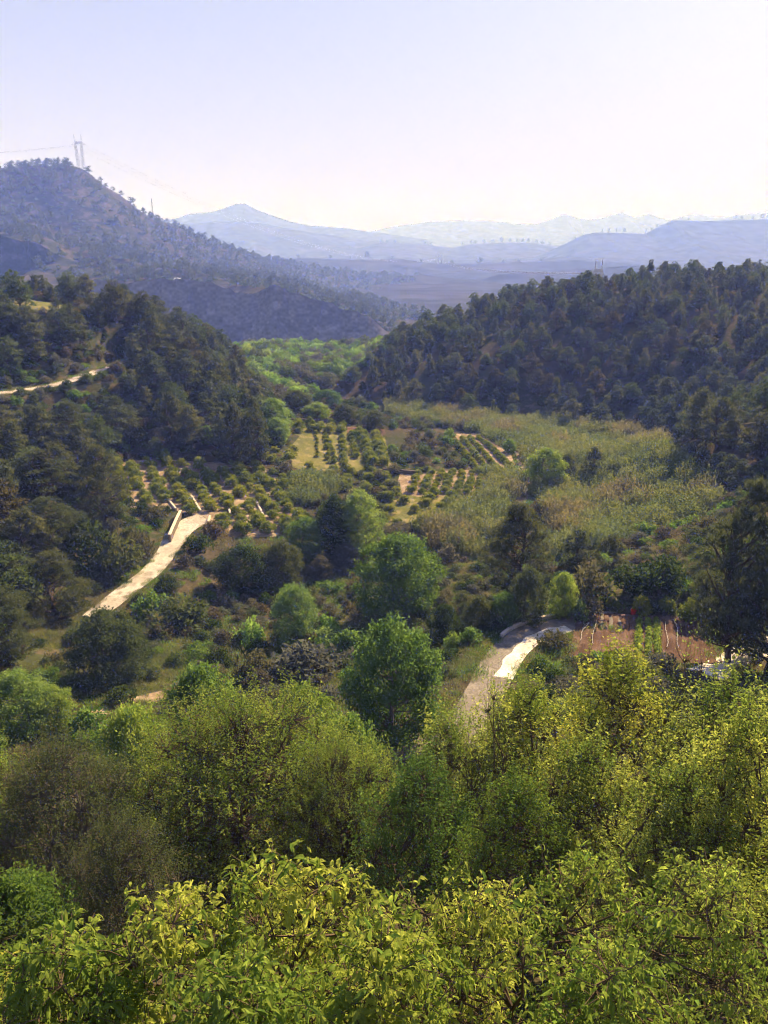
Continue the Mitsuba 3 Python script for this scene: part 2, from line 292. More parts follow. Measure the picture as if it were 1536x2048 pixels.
# ------------------------------------------------------------------ foliage materials
PALETTE = {   # foliage tones (two ends of the mix) and how much light passes through a leaf
    'pine_needles': ((0.05, 0.075, 0.038), (0.15, 0.175, 0.08), 'firm_leaf'), 'fresh_leaves': ((0.13, 0.23, 0.035), (0.52, 0.56, 0.12), 'thin_leaf'),
    'young_leaves': ((0.11, 0.21, 0.035), (0.38, 0.46, 0.095), 'thin_leaf'), 'green_leaves': ((0.075, 0.155, 0.035), (0.19, 0.29, 0.06), 'thin_leaf'),
    'dark_leaves': ((0.032, 0.060, 0.020), (0.070, 0.105, 0.030), 'firm_leaf'), 'olive_leaves': ((0.07, 0.1, 0.04), (0.13, 0.16, 0.06), 'firm_leaf'),
    'grey_leaves': ((0.095, 0.105, 0.075), (0.17, 0.175, 0.13), 'firm_leaf'), 'brown_leaves': ((0.085, 0.08, 0.05), (0.145, 0.13, 0.08), 'firm_leaf'),
    'citrus_leaves': ((0.08, 0.135, 0.025), (0.3, 0.33, 0.05), 'firm_leaf'), 'bright_leaves': ((0.14, 0.25, 0.06), (0.3, 0.4, 0.11), 'thin_leaf'),
    'pale_needles': ((0.07, 0.095, 0.05), (0.19, 0.21, 0.10), 'firm_leaf'), 'dull_needles': ((0.06, 0.065, 0.035), (0.14, 0.135, 0.07), 'firm_leaf'),
    'green_blades': ((0.12, 0.165, 0.055), (0.23, 0.275, 0.10), 'firm_leaf'),
    'reed_blades': ((0.14, 0.18, 0.06), (0.26, 0.285, 0.11), 'firm_leaf'), 'straw_blades': ((0.16, 0.16, 0.08), (0.26, 0.245, 0.13), 'firm_leaf')}
for k, tr in (('thin_leaf', 1.25), ('firm_leaf', 0.9)):
    scene[k] = {'type': 'principledthin', 'base_color': {'type': 'mesh_attribute', 'name': 'vertex_color'}, 'roughness': 0.5, 'diff_trans': tr, 'spec_trans': 0.0, 'eta': 1.36}
scene['grey_bark'] = {'type': 'twosided', 'bsdf': {'type': 'diffuse', 'reflectance': rgb(0.15, 0.13, 0.11)}}
scene['brown_bark'] = {'type': 'twosided', 'bsdf': {'type': 'diffuse', 'reflectance': rgb(0.10, 0.075, 0.058)}}
def foliage(mesh, look, seed=0, tint=1.0):
    """the mesh with tones that vary from leaf to leaf and from clump to clump"""
    if look not in PALETTE: return mikit.ply(mesh, look)
    a, b, m = PALETTE[look]
    rng = np.random.default_rng(seed)
    w = np.clip(0.55 * sstep(0.25, 0.75, meshkit.noise(mesh.vertices * 1.1)) + 0.45 * rng.random(len(mesh.vertices)), 0, 1)[:, None]
    return mikit.ply(mesh, m, color=(np.array(a) * (1 - w) + np.array(b) * w) * tint)

# ------------------------------------------------------------------ tree building
def unit(a): return a / np.maximum(np.linalg.norm(a, axis=-1, keepdims=True), 1e-9)
def rand_dir(rng, n): return unit(rng.normal(size=(n, 3)))
def leaves(rng, pos, d, length, width, tilt=0.5, fold=0.2):
    """folded two-triangle leaves"""
    n = len(pos); d = unit(d)
    nr = unit(np.array([0, 0, 1.0]) + tilt * rng.normal(size=(n, 3)))
    s = unit(np.cross(d, nr)); nr = np.cross(s, d)
    L, W = (np.broadcast_to(x, n)[:, None] for x in (length, width))
    V = np.stack([pos, pos + 0.45 * L * d + 0.5 * W * s + fold * W * nr, pos + L * d, pos + 0.45 * L * d - 0.5 * W * s + fold * W * nr], 1).reshape(-1, 3)
    i = 4 * np.arange(n)[:, None]
    return V, np.vstack([i + [0, 1, 2], i + [0, 2, 3]])
def blades(rng, pos, d, length, width):
    """single long triangles: needles, grass, reeds"""
    n = len(pos); d = unit(d)
    s = unit(np.cross(d, rand_dir(rng, n)))
    L, W = (np.broadcast_to(x, n)[:, None] for x in (length, width))
    V = np.stack([pos - 0.5 * W * s, pos + 0.5 * W * s, pos + L * d], 1).reshape(-1, 3)
    return V, np.arange(3 * n).reshape(-1, 3)
def big_leaves(rng, pos, d, length, width, droop=0.5):
    """ten-triangle leaves with a folded midrib and a drooping pointed tip"""
    n = len(pos); d = unit(d)
    nr = unit(np.array([0, 0, 1.0]) + 0.55 * rng.normal(size=(n, 3)))
    s = unit(np.cross(d, nr)); nr = np.cross(s, d)
    L, W = (np.broadcast_to(x, n)[:, None] for x in (length, width))
    dr_ = np.broadcast_to(droop, n)[:, None]
    def at(t): return pos + L * (d * t - np.array([0, 0, 1.0]) * dr_ * t * t * 0.75 + nr * 0.10 * math.sin(3.14 * t))
    a, b, c = at(0.30), at(0.65), at(1.0)
    V = np.stack([pos, a + 0.46 * W * s + 0.14 * W * nr, a, a - 0.46 * W * s + 0.14 * W * nr, b + 0.36 * W * s + 0.12 * W * nr, b, b - 0.36 * W * s + 0.12 * W * nr, c], 1).reshape(-1, 3)
    i = 8 * np.arange(n)[:, None]
    F = [[0, 1, 2], [0, 2, 3], [1, 4, 5], [1, 5, 2], [2, 5, 6], [2, 6, 3], [4, 7, 5], [5, 7, 6]]
    return V, np.vstack([i + f for f in F])
def tubes(p0, p1, r0, r1, sides=4, bend=None):
    """tapered limbs, each bent once in its middle"""
    n = len(p0)
    if n == 0: return np.zeros((0, 3)), np.zeros((0, 3), int)
    mid = 0.5 * (p0 + p1) + (0 if bend is None else bend)
    d = unit(p1 - p0)
    a = unit(np.cross(d, np.where(np.abs(d[:, 2:]) < 0.9, [0, 0, 1.0], [1.0, 0, 0]))); b = np.cross(d, a)
    ang = np.arange(sides) * 2 * np.pi / sides
    ring = np.cos(ang)[None, :, None] * a[:, None] + np.sin(ang)[None, :, None] * b[:, None]
    r0, r1 = np.broadcast_to(r0, n), np.broadcast_to(r1, n)
    V = np.concatenate([p[:, None] + ring * r[:, None, None] for p, r in ((p0, r0), (mid, 0.5 * (r0 + r1)), (p1, r1))], 1)
    F = []
    for k in range(2):
        for j in range(sides):
            q = [k * sides + j, k * sides + (j + 1) % sides, (k + 1) * sides + (j + 1) % sides, (k + 1) * sides + j]
            F += [[q[0], q[1], q[2]], [q[0], q[2], q[3]]]
    F = np.array(F)
    return V.reshape(-1, 3), (F[None] + (np.arange(n) * 3 * sides)[:, None, None]).reshape(-1, 3)
def join(*vf):
    vs, fs, at = [], [], 0
    for v, f in vf:
        vs.append(v); fs.append(f + at); at += len(v)
    return trimesh.Trimesh(np.vstack(vs), np.vstack(fs), process=False)
def crown(rng, h, base, rx, prof, n_blobs, blob_r, tips, flat=0.75, hollow=0.35, lean=0.0, up=0.35):
    """(blob centres, tips, blob of each tip): foliage clumps in the envelope r = rx * prof(t), t from crown base to top"""
    B = []
    while len(B) < n_blobs:
        t = rng.random() ** 0.9
        r = rx * prof(t) * (hollow + (1 - hollow) * math.sqrt(rng.random())) - 0.4 * blob_r
        if r < 0: r = 0.0
        a = rng.random() * 2 * math.pi
        c = np.array([r * math.cos(a), r * math.sin(a), base + t * (h - base - 0.7 * blob_r)])
        if all(np.linalg.norm(c - b) > 0.62 * blob_r for b in B[-60:]) or rng.random() < 0.08: B.append(c)
    B = np.array(B) + lean * np.array([1, 0, 0])
    k = np.repeat(np.arange(n_blobs), tips)
    d = rand_dir(rng, len(k)); d[:, 2] = np.abs(d[:, 2]) * 0.9 + d[:, 2] * 0.1 - (1 - up) * 0.45; d = unit(d)
    size = blob_r * rng.uniform(0.7, 1.25, n_blobs)
    P = B[k] + d * (size[k] * rng.uniform(0.45, 1.0, len(k)) ** 0.6)[:, None] * [1, 1, flat]
    return B, P, k, d
def skeleton(rng, B, P, k, h, base, trunk_r, twigs=True, sides=5, tr_top=0.85, stems=1, tip_r=0.006):
    """trunk, a limb to each clump and a twig to each tip"""
    out = []
    top = h * tr_top
    axes = []
    for s in range(stems):
        off = np.zeros(2) if stems == 1 else 0.35 * np.array([math.cos(s * 2.4), math.sin(s * 2.4)]) * h * 0.35
        zs = np.linspace(0, top, 6)
        ax = np.c_[np.outer(zs / top, off) + np.cumsum(rng.normal(0, 0.025 * h, (6, 2)), 0) * np.r_[0, np.ones(5)][:, None], zs]
        ax[0, 2] = -0.4
        rr = trunk_r * (1 - 0.85 * np.arange(6) / 5) * (1 if stems == 1 else 0.65)
        out.append(tubes(ax[:-1], ax[1:], rr[:-1], rr[1:], sides + 1)); axes.append(ax)
    which = rng.integers(0, stems, len(B)) if stems > 1 else np.zeros(len(B), int)
    rad = np.linalg.norm(B[:, :2], axis=1)
    z0 = np.clip(B[:, 2] - rng.uniform(0.5, 1.0, len(B)) * (0.35 * rad + 0.12 * h), 0.45 * base + 0.03 * h, top)
    S = np.array([[np.interp(z, axes[w][:, 2], axes[w][:, i]) for i in range(3)] for z, w in zip(z0, which)])
    rl = trunk_r * rng.uniform(0.16, 0.34, len(B))
    bend = np.c_[rng.normal(0, 0.05, (len(B), 2)) * rad[:, None], -0.06 * rad - 0.02]
    out.append(tubes(S, B, rl, rl * 0.4, sides - 1, bend))
    if twigs:
        out.append(tubes(B[k], P, np.maximum(rl[k] * 0.35, tip_r), tip_r, 3, rng.normal(0, 0.04, (len(k), 3))))
    return join(*out)
round_prof = lambda t: math.sqrt(max(0.0, 1 - (1.75 * t - 0.75) ** 2)) if t > 0.4 else 0.72 + 0.28 * t / 0.4
dome_prof = lambda t: max(0.0, 1 - t ** 2.2) ** 0.5
cone_prof = lambda t: (1 - t ** 1.3) ** 0.8 * (0.55 + 0.45 * min(1, t * 4)) + 0.06
pine_prof = lambda t: max(0.0, 1 - t ** 2.6) ** 0.7 * (0.7 + 0.3 * min(1, t * 3))

def make_pine(seed, h, base, rx, prof, blobs, blob_r, tips, needles, nl=0.42, nw=0.085, twigs=False):
    rng = np.random.default_rng(seed)
    B, P, k, d = crown(rng, h, base, rx, prof, blobs, blob_r, tips, 0.7, 0.35, 0, 0.7)
    j = np.repeat(np.arange(len(P)), needles)
    nd = unit(d[j] * 0.7 + [0, 0, 0.55] + rng.normal(0, 0.55, (len(j), 3)))
    leaf = blades(rng, P[j] - 0.3 * nl * d[j] + rng.normal(0, 0.05, (len(j), 3)), nd, nl * rng.uniform(0.6, 1.2, len(j)), nw)
    return skeleton(rng, B, P, k, h, base, 0.022 * h + 0.04, twigs, 5 if blobs > 12 else 4), join(leaf)
def make_broad(seed, h, base, rx, prof, blobs, blob_r, tips, per, ll, lw, twigs=True, stems=1, droop=0.3, hollow=0.4, up=0.5, flat=0.8, spread=0.16, tip_r=0.006, trunk=None):
    rng = np.random.default_rng(seed)
    B, P, k, d = crown(rng, h, base, rx, prof, blobs, blob_r, tips, flat, hollow, 0, up)
    j = np.repeat(np.arange(len(P)), per)
    back = unit(B[k] - P)
    pos = P[j] + back[j] * (rng.uniform(-0.08, 0.75, len(j)) * blob_r * 0.6)[:, None] + rng.normal(0, spread * blob_r, (len(j), 3))
    ld = unit(d[j] * 0.5 + rng.normal(0, 0.7, (len(j), 3)) - [0, 0, droop])
    leaf = leaves(rng, pos, ld, ll * rng.uniform(0.6, 1.25, len(j)), lw * rng.uniform(0.7, 1.2, len(j)))
    return skeleton(rng, B, P, k, h, base, trunk or 0.02 * h + 0.05, twigs, 5, 0.8, stems, tip_r), join(leaf)
def make_bush(seed, h, rx, blobs, blob_r, tips, per, ll, lw, droop=0.1):
    rng = np.random.default_rng(seed)
    B, P, k, d = crown(rng, h, 0.15 * h, rx, dome_prof, blobs, blob_r, tips, 0.8, 0.3, 0, 0.8)
    j = np.repeat(np.arange(len(P)), per)
    pos = P[j] + rng.normal(0, 0.22 * blob_r, (len(j), 3))
    leaf = leaves(rng, pos, unit(d[j] * 0.6 + rng.normal(0, 0.6, (len(j), 3)) - [0, 0, droop]), ll * rng.uniform(0.6, 1.3, len(j)), lw * rng.uniform(0.7, 1.3, len(j)), 0.8)
    return skeleton(rng, B, P, k, h, 0.1 * h, 0.05 * h, False, 4, 0.6, 2), join(leaf)
def make_reeds(seed, n, rx, h, w):
    rng = np.random.default_rng(seed)
    r, a = rx * np.sqrt(rng.random(n)), rng.random(n) * 2 * np.pi
    pos = np.c_[r * np.cos(a), r * np.sin(a), np.full(n, -0.1)]
    hh = h * rng.uniform(0.55, 1.1, n) * (1 - 0.35 * (r / rx) ** 2)
    d = unit(np.array([0, 0, 1.0]) + rng.normal(0, 0.12, (n, 3)) + np.c_[np.cos(a), np.sin(a), a * 0] * (0.12 * r / rx)[:, None])
    stems_ = blades(rng, pos, d, hh, w * 0.7)
    j = np.repeat(np.arange(n), 4)
    t = rng.uniform(0.35, 1.0, len(j))
    q = pos[j] + d[j] * (hh[j] * t)[:, None]
    ld = unit(d[j] * 0.5 + rng.normal(0, 0.6, (len(j), 3)) + [0, 0, 0.25])
    return join(stems_, blades(rng, q, ld, 0.16 * h * rng.uniform(0.6, 1.3, len(j)), w))
def make_grass(seed, n, rx, h, w):
    rng = np.random.default_rng(seed)
    r, a = rx * np.sqrt(rng.random(n)), rng.random(n) * 2 * np.pi
    pos = np.c_[r * np.cos(a), r * np.sin(a), np.full(n, -0.04)]
    return join(blades(rng, pos, np.array([0, 0, 1.0]) + rng.normal(0, 0.38, (n, 3)), h * rng.uniform(0.4, 1.1, n), w))

def make_shoots(seed, h, base, rx, prof, limbs, shoots, length, per, ll, lw, stems=3, up=0.8, droop=0.15, tip_r=0.005, ragged=0.25):
    """a crown of many upright leafy shoots"""
    rng = np.random.default_rng(seed)
    B, P, k, d = crown(rng, h, base, rx, prof, limbs, 0.26 * rx, shoots, 1.0, 0.25, 0, 0.8)
    P = P + rng.normal(0, 0.07 * rx, P.shape)
    axis_d = unit(unit(P - [0, 0, base + 0.2 * h]) * 0.45 + [0, 0, up] + rng.normal(0, 0.22, P.shape))
    L = length * rng.uniform(0.4, 1.2, len(P)) * (1 + ragged * (rng.random(len(P)) < 0.12) * 2)
    tip = P + axis_d * L[:, None]
    j = np.repeat(np.arange(len(P)), per)
    t = np.tile(np.linspace(0.0, 1.05, per), len(P)) + rng.uniform(-0.08, 0.08, len(j))
    pos = P[j] + axis_d[j] * (L[j] * t)[:, None] + rng.normal(0, 0.03, (len(j), 3))
    side = unit(np.cross(axis_d[j], rand_dir(rng, len(j))))
    leaf = leaves(rng, pos, side + axis_d[j] * 0.35 - [0, 0, droop] + rng.normal(0, 0.25, (len(j), 3)), ll * rng.uniform(0.6, 1.25, len(j)), lw * rng.uniform(0.7, 1.2, len(j)), 0.6)
    sk = skeleton(rng, B, P, k, h, base, 0.018 * h + 0.05, True, 5, 0.7, stems, tip_r)
    return join((sk.vertices, sk.faces), tubes(P, tip, tip_r, tip_r * 0.5, 3)), join(leaf)

KINDS = {}                                            # kind -> list of (shapegroup key, nominal radius, nominal height)
MESHES = {}
TINTS = ((1.0, 1.0, 1.0), (1.12, 1.04, 0.9), (0.86, 0.9, 1.0), (0.97, 1.08, 0.85))
def add_kind(kind, parts_list, rx, h):
    """parts_list: variants, each {part name: (mesh, look)}"""
    KINDS[kind], MESHES[kind] = [], parts_list
    for i, parts in enumerate(parts_list):
        key = f'{kind}_shape_{i}'
        scene[key] = {'type': 'shapegroup', **{n: foliage(m, b, i, np.array(TINTS[i % 4])) for n, (m, b) in parts.items()}}
        KINDS[kind].append((key, rx, h))
def recolour(kind, new, look, stem=None):
    """the same shapes with other foliage"""
    _, rx, h = KINDS[kind][0]
    add_kind(new, [{n: (m, (stem or b) if n == 'trunk' else look) for n, (m, b) in parts.items()} for parts in MESHES[kind]], rx, h)
PR = np.random.default_rng(2024)
def put(name, kind, pos, rx, h, label=None, cat=None, group=None, kind_tag=None, key=None, yaw=None, variant=None, tilt=0.0):
    key = key or numbered(name)
    vs = KINDS[kind]
    g, r0, h0 = vs[PR.integers(len(vs)) if variant is None else variant % len(vs)]
    t = T().translate([float(x) for x in pos]).rotate([0, 0, 1], float(PR.random() * 360 if yaw is None else yaw))
    if tilt: t = t.rotate([1, 0, 0], float(tilt))
    scene[key] = {'type': 'instance', 'to_world': t.scale([rx / r0, rx / r0, h / h0]), 'shapegroup': {'type': 'ref', 'id': g}}
    if label or kind_tag: tag(key, label, cat, group, kind_tag)
    return key

V3 = lambda s, f: [f(s + i) for i in range(3)]
def bp(m, leaf, stem='brown_bark'): return {'trunk': (m[0], stem), 'crown': (m[1], leaf)}
add_kind('pine', [bp(make_pine(10 + i, 9.0, 1.2, 3.1, pine_prof, 44, 0.95, 24, 4, 0.5, 0.17), 'pine_needles') for i in range(4)], 3.0, 9.0)
add_kind('slim_pine', [bp(make_pine(20 + i, 7.5, 0.7, 1.9, cone_prof, 30, 0.75, 22, 4, 0.45, 0.16), 'pine_needles') for i in range(3)], 1.9, 7.5)
recolour('pine', 'pale_pine', 'pale_needles'); recolour('pine', 'dull_pine', 'dull_needles'); recolour('slim_pine', 'pale_slim_pine', 'pale_needles')
add_kind('near_pine', [bp(make_pine(30 + i, 12.0, 1.5, 4.4, pine_prof, 110, 0.95, 50, 8, 0.30, 0.055, False), 'pine_needles') for i in range(2)], 4.2, 12.0)
add_kind('far_pine', [bp(make_pine(40 + i, 8.0, 1.2, 2.6, pine_prof, 12, 1.25, 11, 3, 1.05, 0.36), 'pine_needles') for i in range(3)], 2.6, 8.0)
add_kind('leafy', [bp(make_broad(50 + i, 8.0, 0.3, 3.8, round_prof, 95, 0.95, 26, 6, 0.27, 0.17, False), 'green_leaves', 'grey_bark') for i in range(3)], 3.8, 8.0)
recolour('leafy', 'bright_leafy', 'bright_leaves'); recolour('leafy', 'dark_leafy', 'dark_leaves'); recolour('leafy', 'olive_leafy', 'olive_leaves'); recolour('leafy', 'grey_leafy', 'grey_leaves')
add_kind('bush', [bp(make_bush(70 + i, 1.8, 1.3, 14, 0.48, 12, 4, 0.28, 0.17), 'dark_leaves') for i in range(4)], 1.3, 1.8)
for c in ('dark', 'green', 'olive', 'grey', 'brown', 'bright'): recolour('bush', c + '_bush', c + '_leaves')
add_kind('citrus', [bp(make_bush(80 + i, 2.1, 1.25, 16, 0.50, 16, 4, 0.30, 0.20), 'citrus_leaves') for i in range(3)], 1.25, 2.1)
add_kind('reeds', [{'reed': (make_reeds(90 + i, 130, 1.9, 3.4, 0.17), 'reed_blades')} for i in range(3)], 1.9, 3.4)
recolour('reeds', 'straw_reeds', 'straw_blades')
recolour('reeds', 'green_reeds', 'green_blades')
add_kind('grass', [{'blade': (make_grass(100 + i, 320, 0.9, 0.42, 0.035), 'reed_blades')} for i in range(3)], 0.9, 0.42)
recolour('grass', 'dry_grass', 'straw_blades'); recolour('grass', 'herb', 'green_leaves')
add_kind('far_scrub', [{'leaf': (make_bush(110 + i, 2.0, 1.8, 7, 0.8, 7, 3, 0.7, 0.45)[1], 'olive_leaves')} for i in range(3)], 1.8, 2.0)

# ------------------------------------------------------------------ where things stand
def inside(poly, u, v):
    pg = shapely.Polygon(poly); shapely.prepare(pg)
    return shapely.contains_xy(pg, u, v)
ROADS = [(cKDTree(l[:, :2]), r) for l, r in ((ROAD_A, 1.8), (ROAD_B, 1.8), (ROAD_C, 1.9), (ROAD_D, 2.0), (TRACK, 1.2), (PATH, 0.9))]
FIELDS = []                                           # shapely polygons on the ground where nothing grows wild
def free(x, y, pad=0.0):
    q = np.stack([x, y], -1)
    ok = np.ones(len(q), bool)
    for t, r in ROADS: ok &= t.query(q)[0] > r + pad
    for pg in FIELDS: ok &= ~shapely.contains_xy(pg, q[:, 0], q[:, 1])
    return ok
def scatter(rng, spacing, box, polys, not_polys=(), pad=0.0, zfn=None, lift=0.0):
    """jittered positions on the ground whose foot is seen inside one of the outlines"""
    x0, x1, y0, y1 = box
    gx, gy = np.meshgrid(np.arange(x0, x1, spacing), np.arange(y0, y1, spacing))
    x = gx.ravel() + rng.uniform(-0.5, 0.5, gx.size) * spacing
    y = gy.ravel() + rng.uniform(-0.5, 0.5, gx.size) * spacing
    z = (zfn or H)(x, y) if zfn is None else zfn(np.stack([x, y], -1))
    u, v, w = project(np.stack([x, y, z + lift], -1))
    ok = w > 1
    m = np.zeros(len(x), bool)
    for p in polys: m |= inside(p, u, v)
    for p in not_polys: m &= ~inside(p, u, v)
    ok &= m
    ok[ok] &= free(x[ok], y[ok], pad)
    return np.stack([x, y, z], -1)[ok]
def field(name, px, z, bsdf, lift, label, res=0.9, wild=False):
    p = np.array([q for q in (hit(u, v) if z is None else at_z(u, v, z) for u, v in px) if q is not None])
    if not wild: FIELDS.append(shapely.Polygon(p[:, :2]).buffer(0)); shapely.prepare(FIELDS[-1])
    return drape(name, p, bsdf, lift, res, label)
def stand(name, kind, u, vtop, y, width, label, cat='tree', group=None, vbase=None, variant=None):
    """a plant whose top is seen at (u, vtop), y metres ahead (or where the ground is seen at vbase), standing on the ground there"""
    if y is None: y = hit(u, vbase)[1]
    p = at_y(u, vtop, y)
    g = float(H(p[0], p[1]))
    depth = project(p)[2]
    return put(name, kind, [p[0], p[1], g - 0.1], 0.5 * width * depth / FOCAL, max(p[2] - g, 0.6), label, cat, group, variant=variant)

# tilled ground
O1 = [(205,925),(300,918),(420,925),(535,938),(600,985),(612,1040),(590,1075),(470,1078),(425,1052),(410,1035),(352,1022),(325,1012),(230,1018),(205,990)]
field('orchard_soil', O1, None, 'orchard_soil_mat', 0.04, 'pale dry soil of the lower orchard')
O2 = [(575,842),(690,846),(695,868),(700,880),(770,876),(780,925),(790,940),(620,945),(585,935),(575,900),(600,872),(580,868)]
field('meadow', O2, None, 'meadow_mat', 0.04, 'sunlit mown grass terrace with young trees')
field('ploughed_field', [(694,855),(762,853),(772,866),(764,873),(694,871)], None, 'ploughed_mat', 0.05, 'small bare brown plot beside the grass terrace', 0.7)
O3 = [(800,948),(960,940),(975,968),(968,990),(860,1000),(790,985)]
field('orchard_soil', O3, None, 'orchard_soil_mat', 0.04, 'tan soil strips of the middle orchard')
O4 = [(770,990),(930,992),(950,1005),(900,1030),(830,1060),(760,1050)]
field('orchard_soil', O4, None, 'meadow_mat', 0.04, 'weedy soil under the loose citrus trees')
O5 = [(905,868),(960,866),(1020,905),(1030,930),(1000,955),(960,945),(930,905)]
field('orchard_soil', O5, None, 'orchard_soil_mat', 0.04, 'dark soil between the bright vine rows')
O6 = [(-60,598),(95,594),(92,604),(150,604),(150,610),(-60,612)]
field('meadow', [tuple(project(np.r_[q, H(*q)])[:2]) for q in ((-95, 158), (-66, 160), (-66, 178), (-95, 178))], None, 'meadow_mat', 0.04, 'small field on top of the left spur')
plot = shapely.Polygon([p[:2] for p in PLOT]); FIELDS.append(plot); shapely.prepare(plot)

# ---- citrus trees
rng = np.random.default_rng(5)
CIT = []                                              # (x, y, size, where)
NTH = ['first', 'second', 'third', 'fourth', 'fifth', 'sixth', 'seventh', 'eighth', 'ninth', 'tenth', 'eleventh', 'twelfth', 'thirteenth', 'fourteenth', 'fifteenth', 'sixteenth', 'seventeenth', 'eighteenth', 'nineteenth', 'twentieth']
def lattice(poly_px, origin_px, dir_px, z, along, across, where, jitter=0.3, drop=0.06, size=1.0):
    a, b = at_z(*origin_px, z)[:2], at_z(*dir_px, z)[:2]
    d = (b - a) / np.linalg.norm(b - a); n = np.array([d[1], -d[0]])
    i, j = np.meshgrid(np.arange(-40, 41), np.arange(-30, 31))
    q = a + d * (i.ravel() * along)[:, None] + n * (j.ravel() * across)[:, None] + rng.normal(0, jitter, (i.size, 2))
    u, v, _ = project(np.c_[q, H(q[:, 0], q[:, 1])])
    m = inside(poly_px, u, v) & (rng.random(len(q)) > drop)
    for t, r in ROADS: m &= t.query(q)[0] > r + 0.3
    if not m.any(): return
    jj, ii = j.ravel()[m], i.ravel()[m]
    lo, hi = np.percentile(ii, (33, 67))
    for p, r, k in zip(q[m], jj - jj.min(), ii):
        part = 'near' if k < lo else 'far' if k > hi else 'middle'
        CIT.append((*p, size * rng.uniform(0.75, 1.2), where, f'{NTH[min(r, 19)]} row from the left, {part} part'))
lattice(O1, (520,1040), (440,940), 3.0, 2.0, 2.8, 'lower orchard', size=0.82)
lattice([(575,845),(690,849),(690,868),(590,866)], (580,860), (582,848), 2.0, 2.2, 2.2, 'top orchard block', size=0.75)
lattice([(540,868),(585,868),(590,925),(535,925)], (560,900), (575,870), 2.0, 2.6, 3.0, 'strip below the bright round trees', size=0.8)
lattice(O4, (800,1050), (880,990), 0.5, 2.7, 3.0, 'loose middle orchard', size=0.75)
lattice([(590,942),(700,940),(790,950),(790,985),(700,990),(640,965)], (690,980), (700,950), 1.5, 2.9, 3.2, 'loose terrace below the grass', size=0.75)
def row(p0, p1, z, spacing, where, what, size=1.0, jit=0.12):
    a, b = at_z(*p0, z)[:2], at_z(*p1, z)[:2]
    n = max(2, int(np.linalg.norm(b - a) / spacing))
    for k, t in enumerate(np.linspace(0, 1, n)): CIT.append((*(a + (b - a) * t + rng.normal(0, jit, 2)), size * rng.uniform(0.8, 1.2), where, f'{what}, {("near", "middle", "far")[min(2, 3 * k // n)]} part'))
for k, (x0, x1) in enumerate(((822, 840), (846, 862), (868, 884), (890, 904), (914, 925), (934, 944), (955, 962))): row((x0, 988), (x1, 947), 0.8, 1.6, 'striped middle orchard', NTH[k] + ' strip from the left', 0.55)
for k, (x0, x1, y0, y1, s) in enumerate(((635,632,920,880,.35),(658,650,930,878,.45),(668,660,930,895,.45),(690,683,935,885,.55),(712,702,918,876,.65),(744,722,928,876,.85),(768,750,928,874,.85))):
    row((x0, y0), (x1, y1), 1.8, 1.9, 'grass terrace', NTH[k] + ' row from the left', s)
for k, (x0, y0, x1, y1) in enumerate(((912,890,962,945),(925,880,985,950),(938,876,1002,942),(955,872,1018,928))): row((x0, y0), (x1, y1), 0.8, 1.3, 'bright vine rows', NTH[k] + ' row from the left', 0.5, 0.08)
CIT.sort(key=lambda c: c[1])
WHERE = {'lower orchard': 'citrus tree in the lower orchard', 'top orchard block': 'citrus tree in the top terrace block',
         'strip below the bright round trees': 'citrus tree below the bright round trees', 'loose middle orchard': 'citrus tree right of the tall poplar',
         'loose terrace below the grass': 'citrus tree below the grass terrace', 'striped middle orchard': 'small citrus in the tan strips',
         'grass terrace': 'young tree on the grass terrace', 'bright vine rows': 'bright bush in the diagonal rows'}
for i, (x, y, s, where, which) in enumerate(CIT):
    z = float(H(x, y)) - 0.05
    if i < 295: put('citrus_tree', 'citrus', (x, y, z), 1.28 * s, 2.0 * s, WHERE[where] + ', ' + which, 'tree', 'citrus trees of the ' + where + ', ' + which)
    else: put('', 'citrus', (x, y, z), 1.28 * s, 2.0 * s, key=f'citrus_grove__{i - 294:03d}')
if len(CIT) > 295: tag('citrus_grove', 'farther citrus trees merging at the top of the terraces', 'trees', kind='stuff')

# ---- pine woods
LEFT = [(-260,560),(150,580),(300,600),(400,665),(480,735),(515,800),(540,925),(420,925),(230,915),(180,985),(150,1060),(130,1180),(60,1290),(-260,1330)]
LEFT_BARE = [(-60,770),(60,735),(180,715),(240,722),(262,740),(262,795),(190,835),(70,860),(-60,880)]
RIGHT = [(690,775),(715,745),(745,718),(900,630),(1000,585),(1200,520),(2100,490),(2100,860),(1400,880),(1200,858),(1000,836),(850,818),(705,800)]
SIDE = [(1340,800),(1420,760),(1900,740),(1900,960),(1450,1000),(1420,960),(1370,890)]
rng = np.random.default_rng(6)
pts = [(p, 'left') for p in scatter(rng, 4.6, (-130, 10, 55, 235), [LEFT], [LEFT_BARE, O1, O6], 0.6)]
pts += [(p, 'right') for p in scatter(rng, 4.5, (-30, 270, 160, 330), [RIGHT], [], 0)]
pts += [(p, 'side') for p in scatter(rng, 5.0, (40, 150, 85, 190), [SIDE], [], 0)]
pts.sort(key=lambda a: a[0][1])
def zone(side, u, v):
    if side == 'left':
        if v < 640: return 'on top of the left spur'
        if v < 760 and u > 250: return 'on the slope from the left spur to the valley mouth'
        if v < 820: return 'around the upper track on the left side'
        if u > 230: return 'in the dark strip above the lower orchard' + (', left half' if u < 370 else ', right half')
        return 'left of the concrete track' + (', near the left picture edge' if u < 60 else ', close to the orchard corner' if v < 960 else ', on the lowest part')
    if side == 'side': return 'on the near right slope above the reeds' if v > 860 else 'on the upper part of the near right slope'
    if v > 760: return 'at the foot of the dark right hill' + (', left end' if u < 900 else ', behind the middle of the reeds' if u < 1150 else ', right end')
    return ('on the left flank' if u < 1000 else 'on the middle' if u < 1280 else 'on the right part') + ' of the dark right hill' + (', high up' if v < 620 else '')
QUOTA = {'left': 100, 'side': 40, 'right': 65}
k = 0
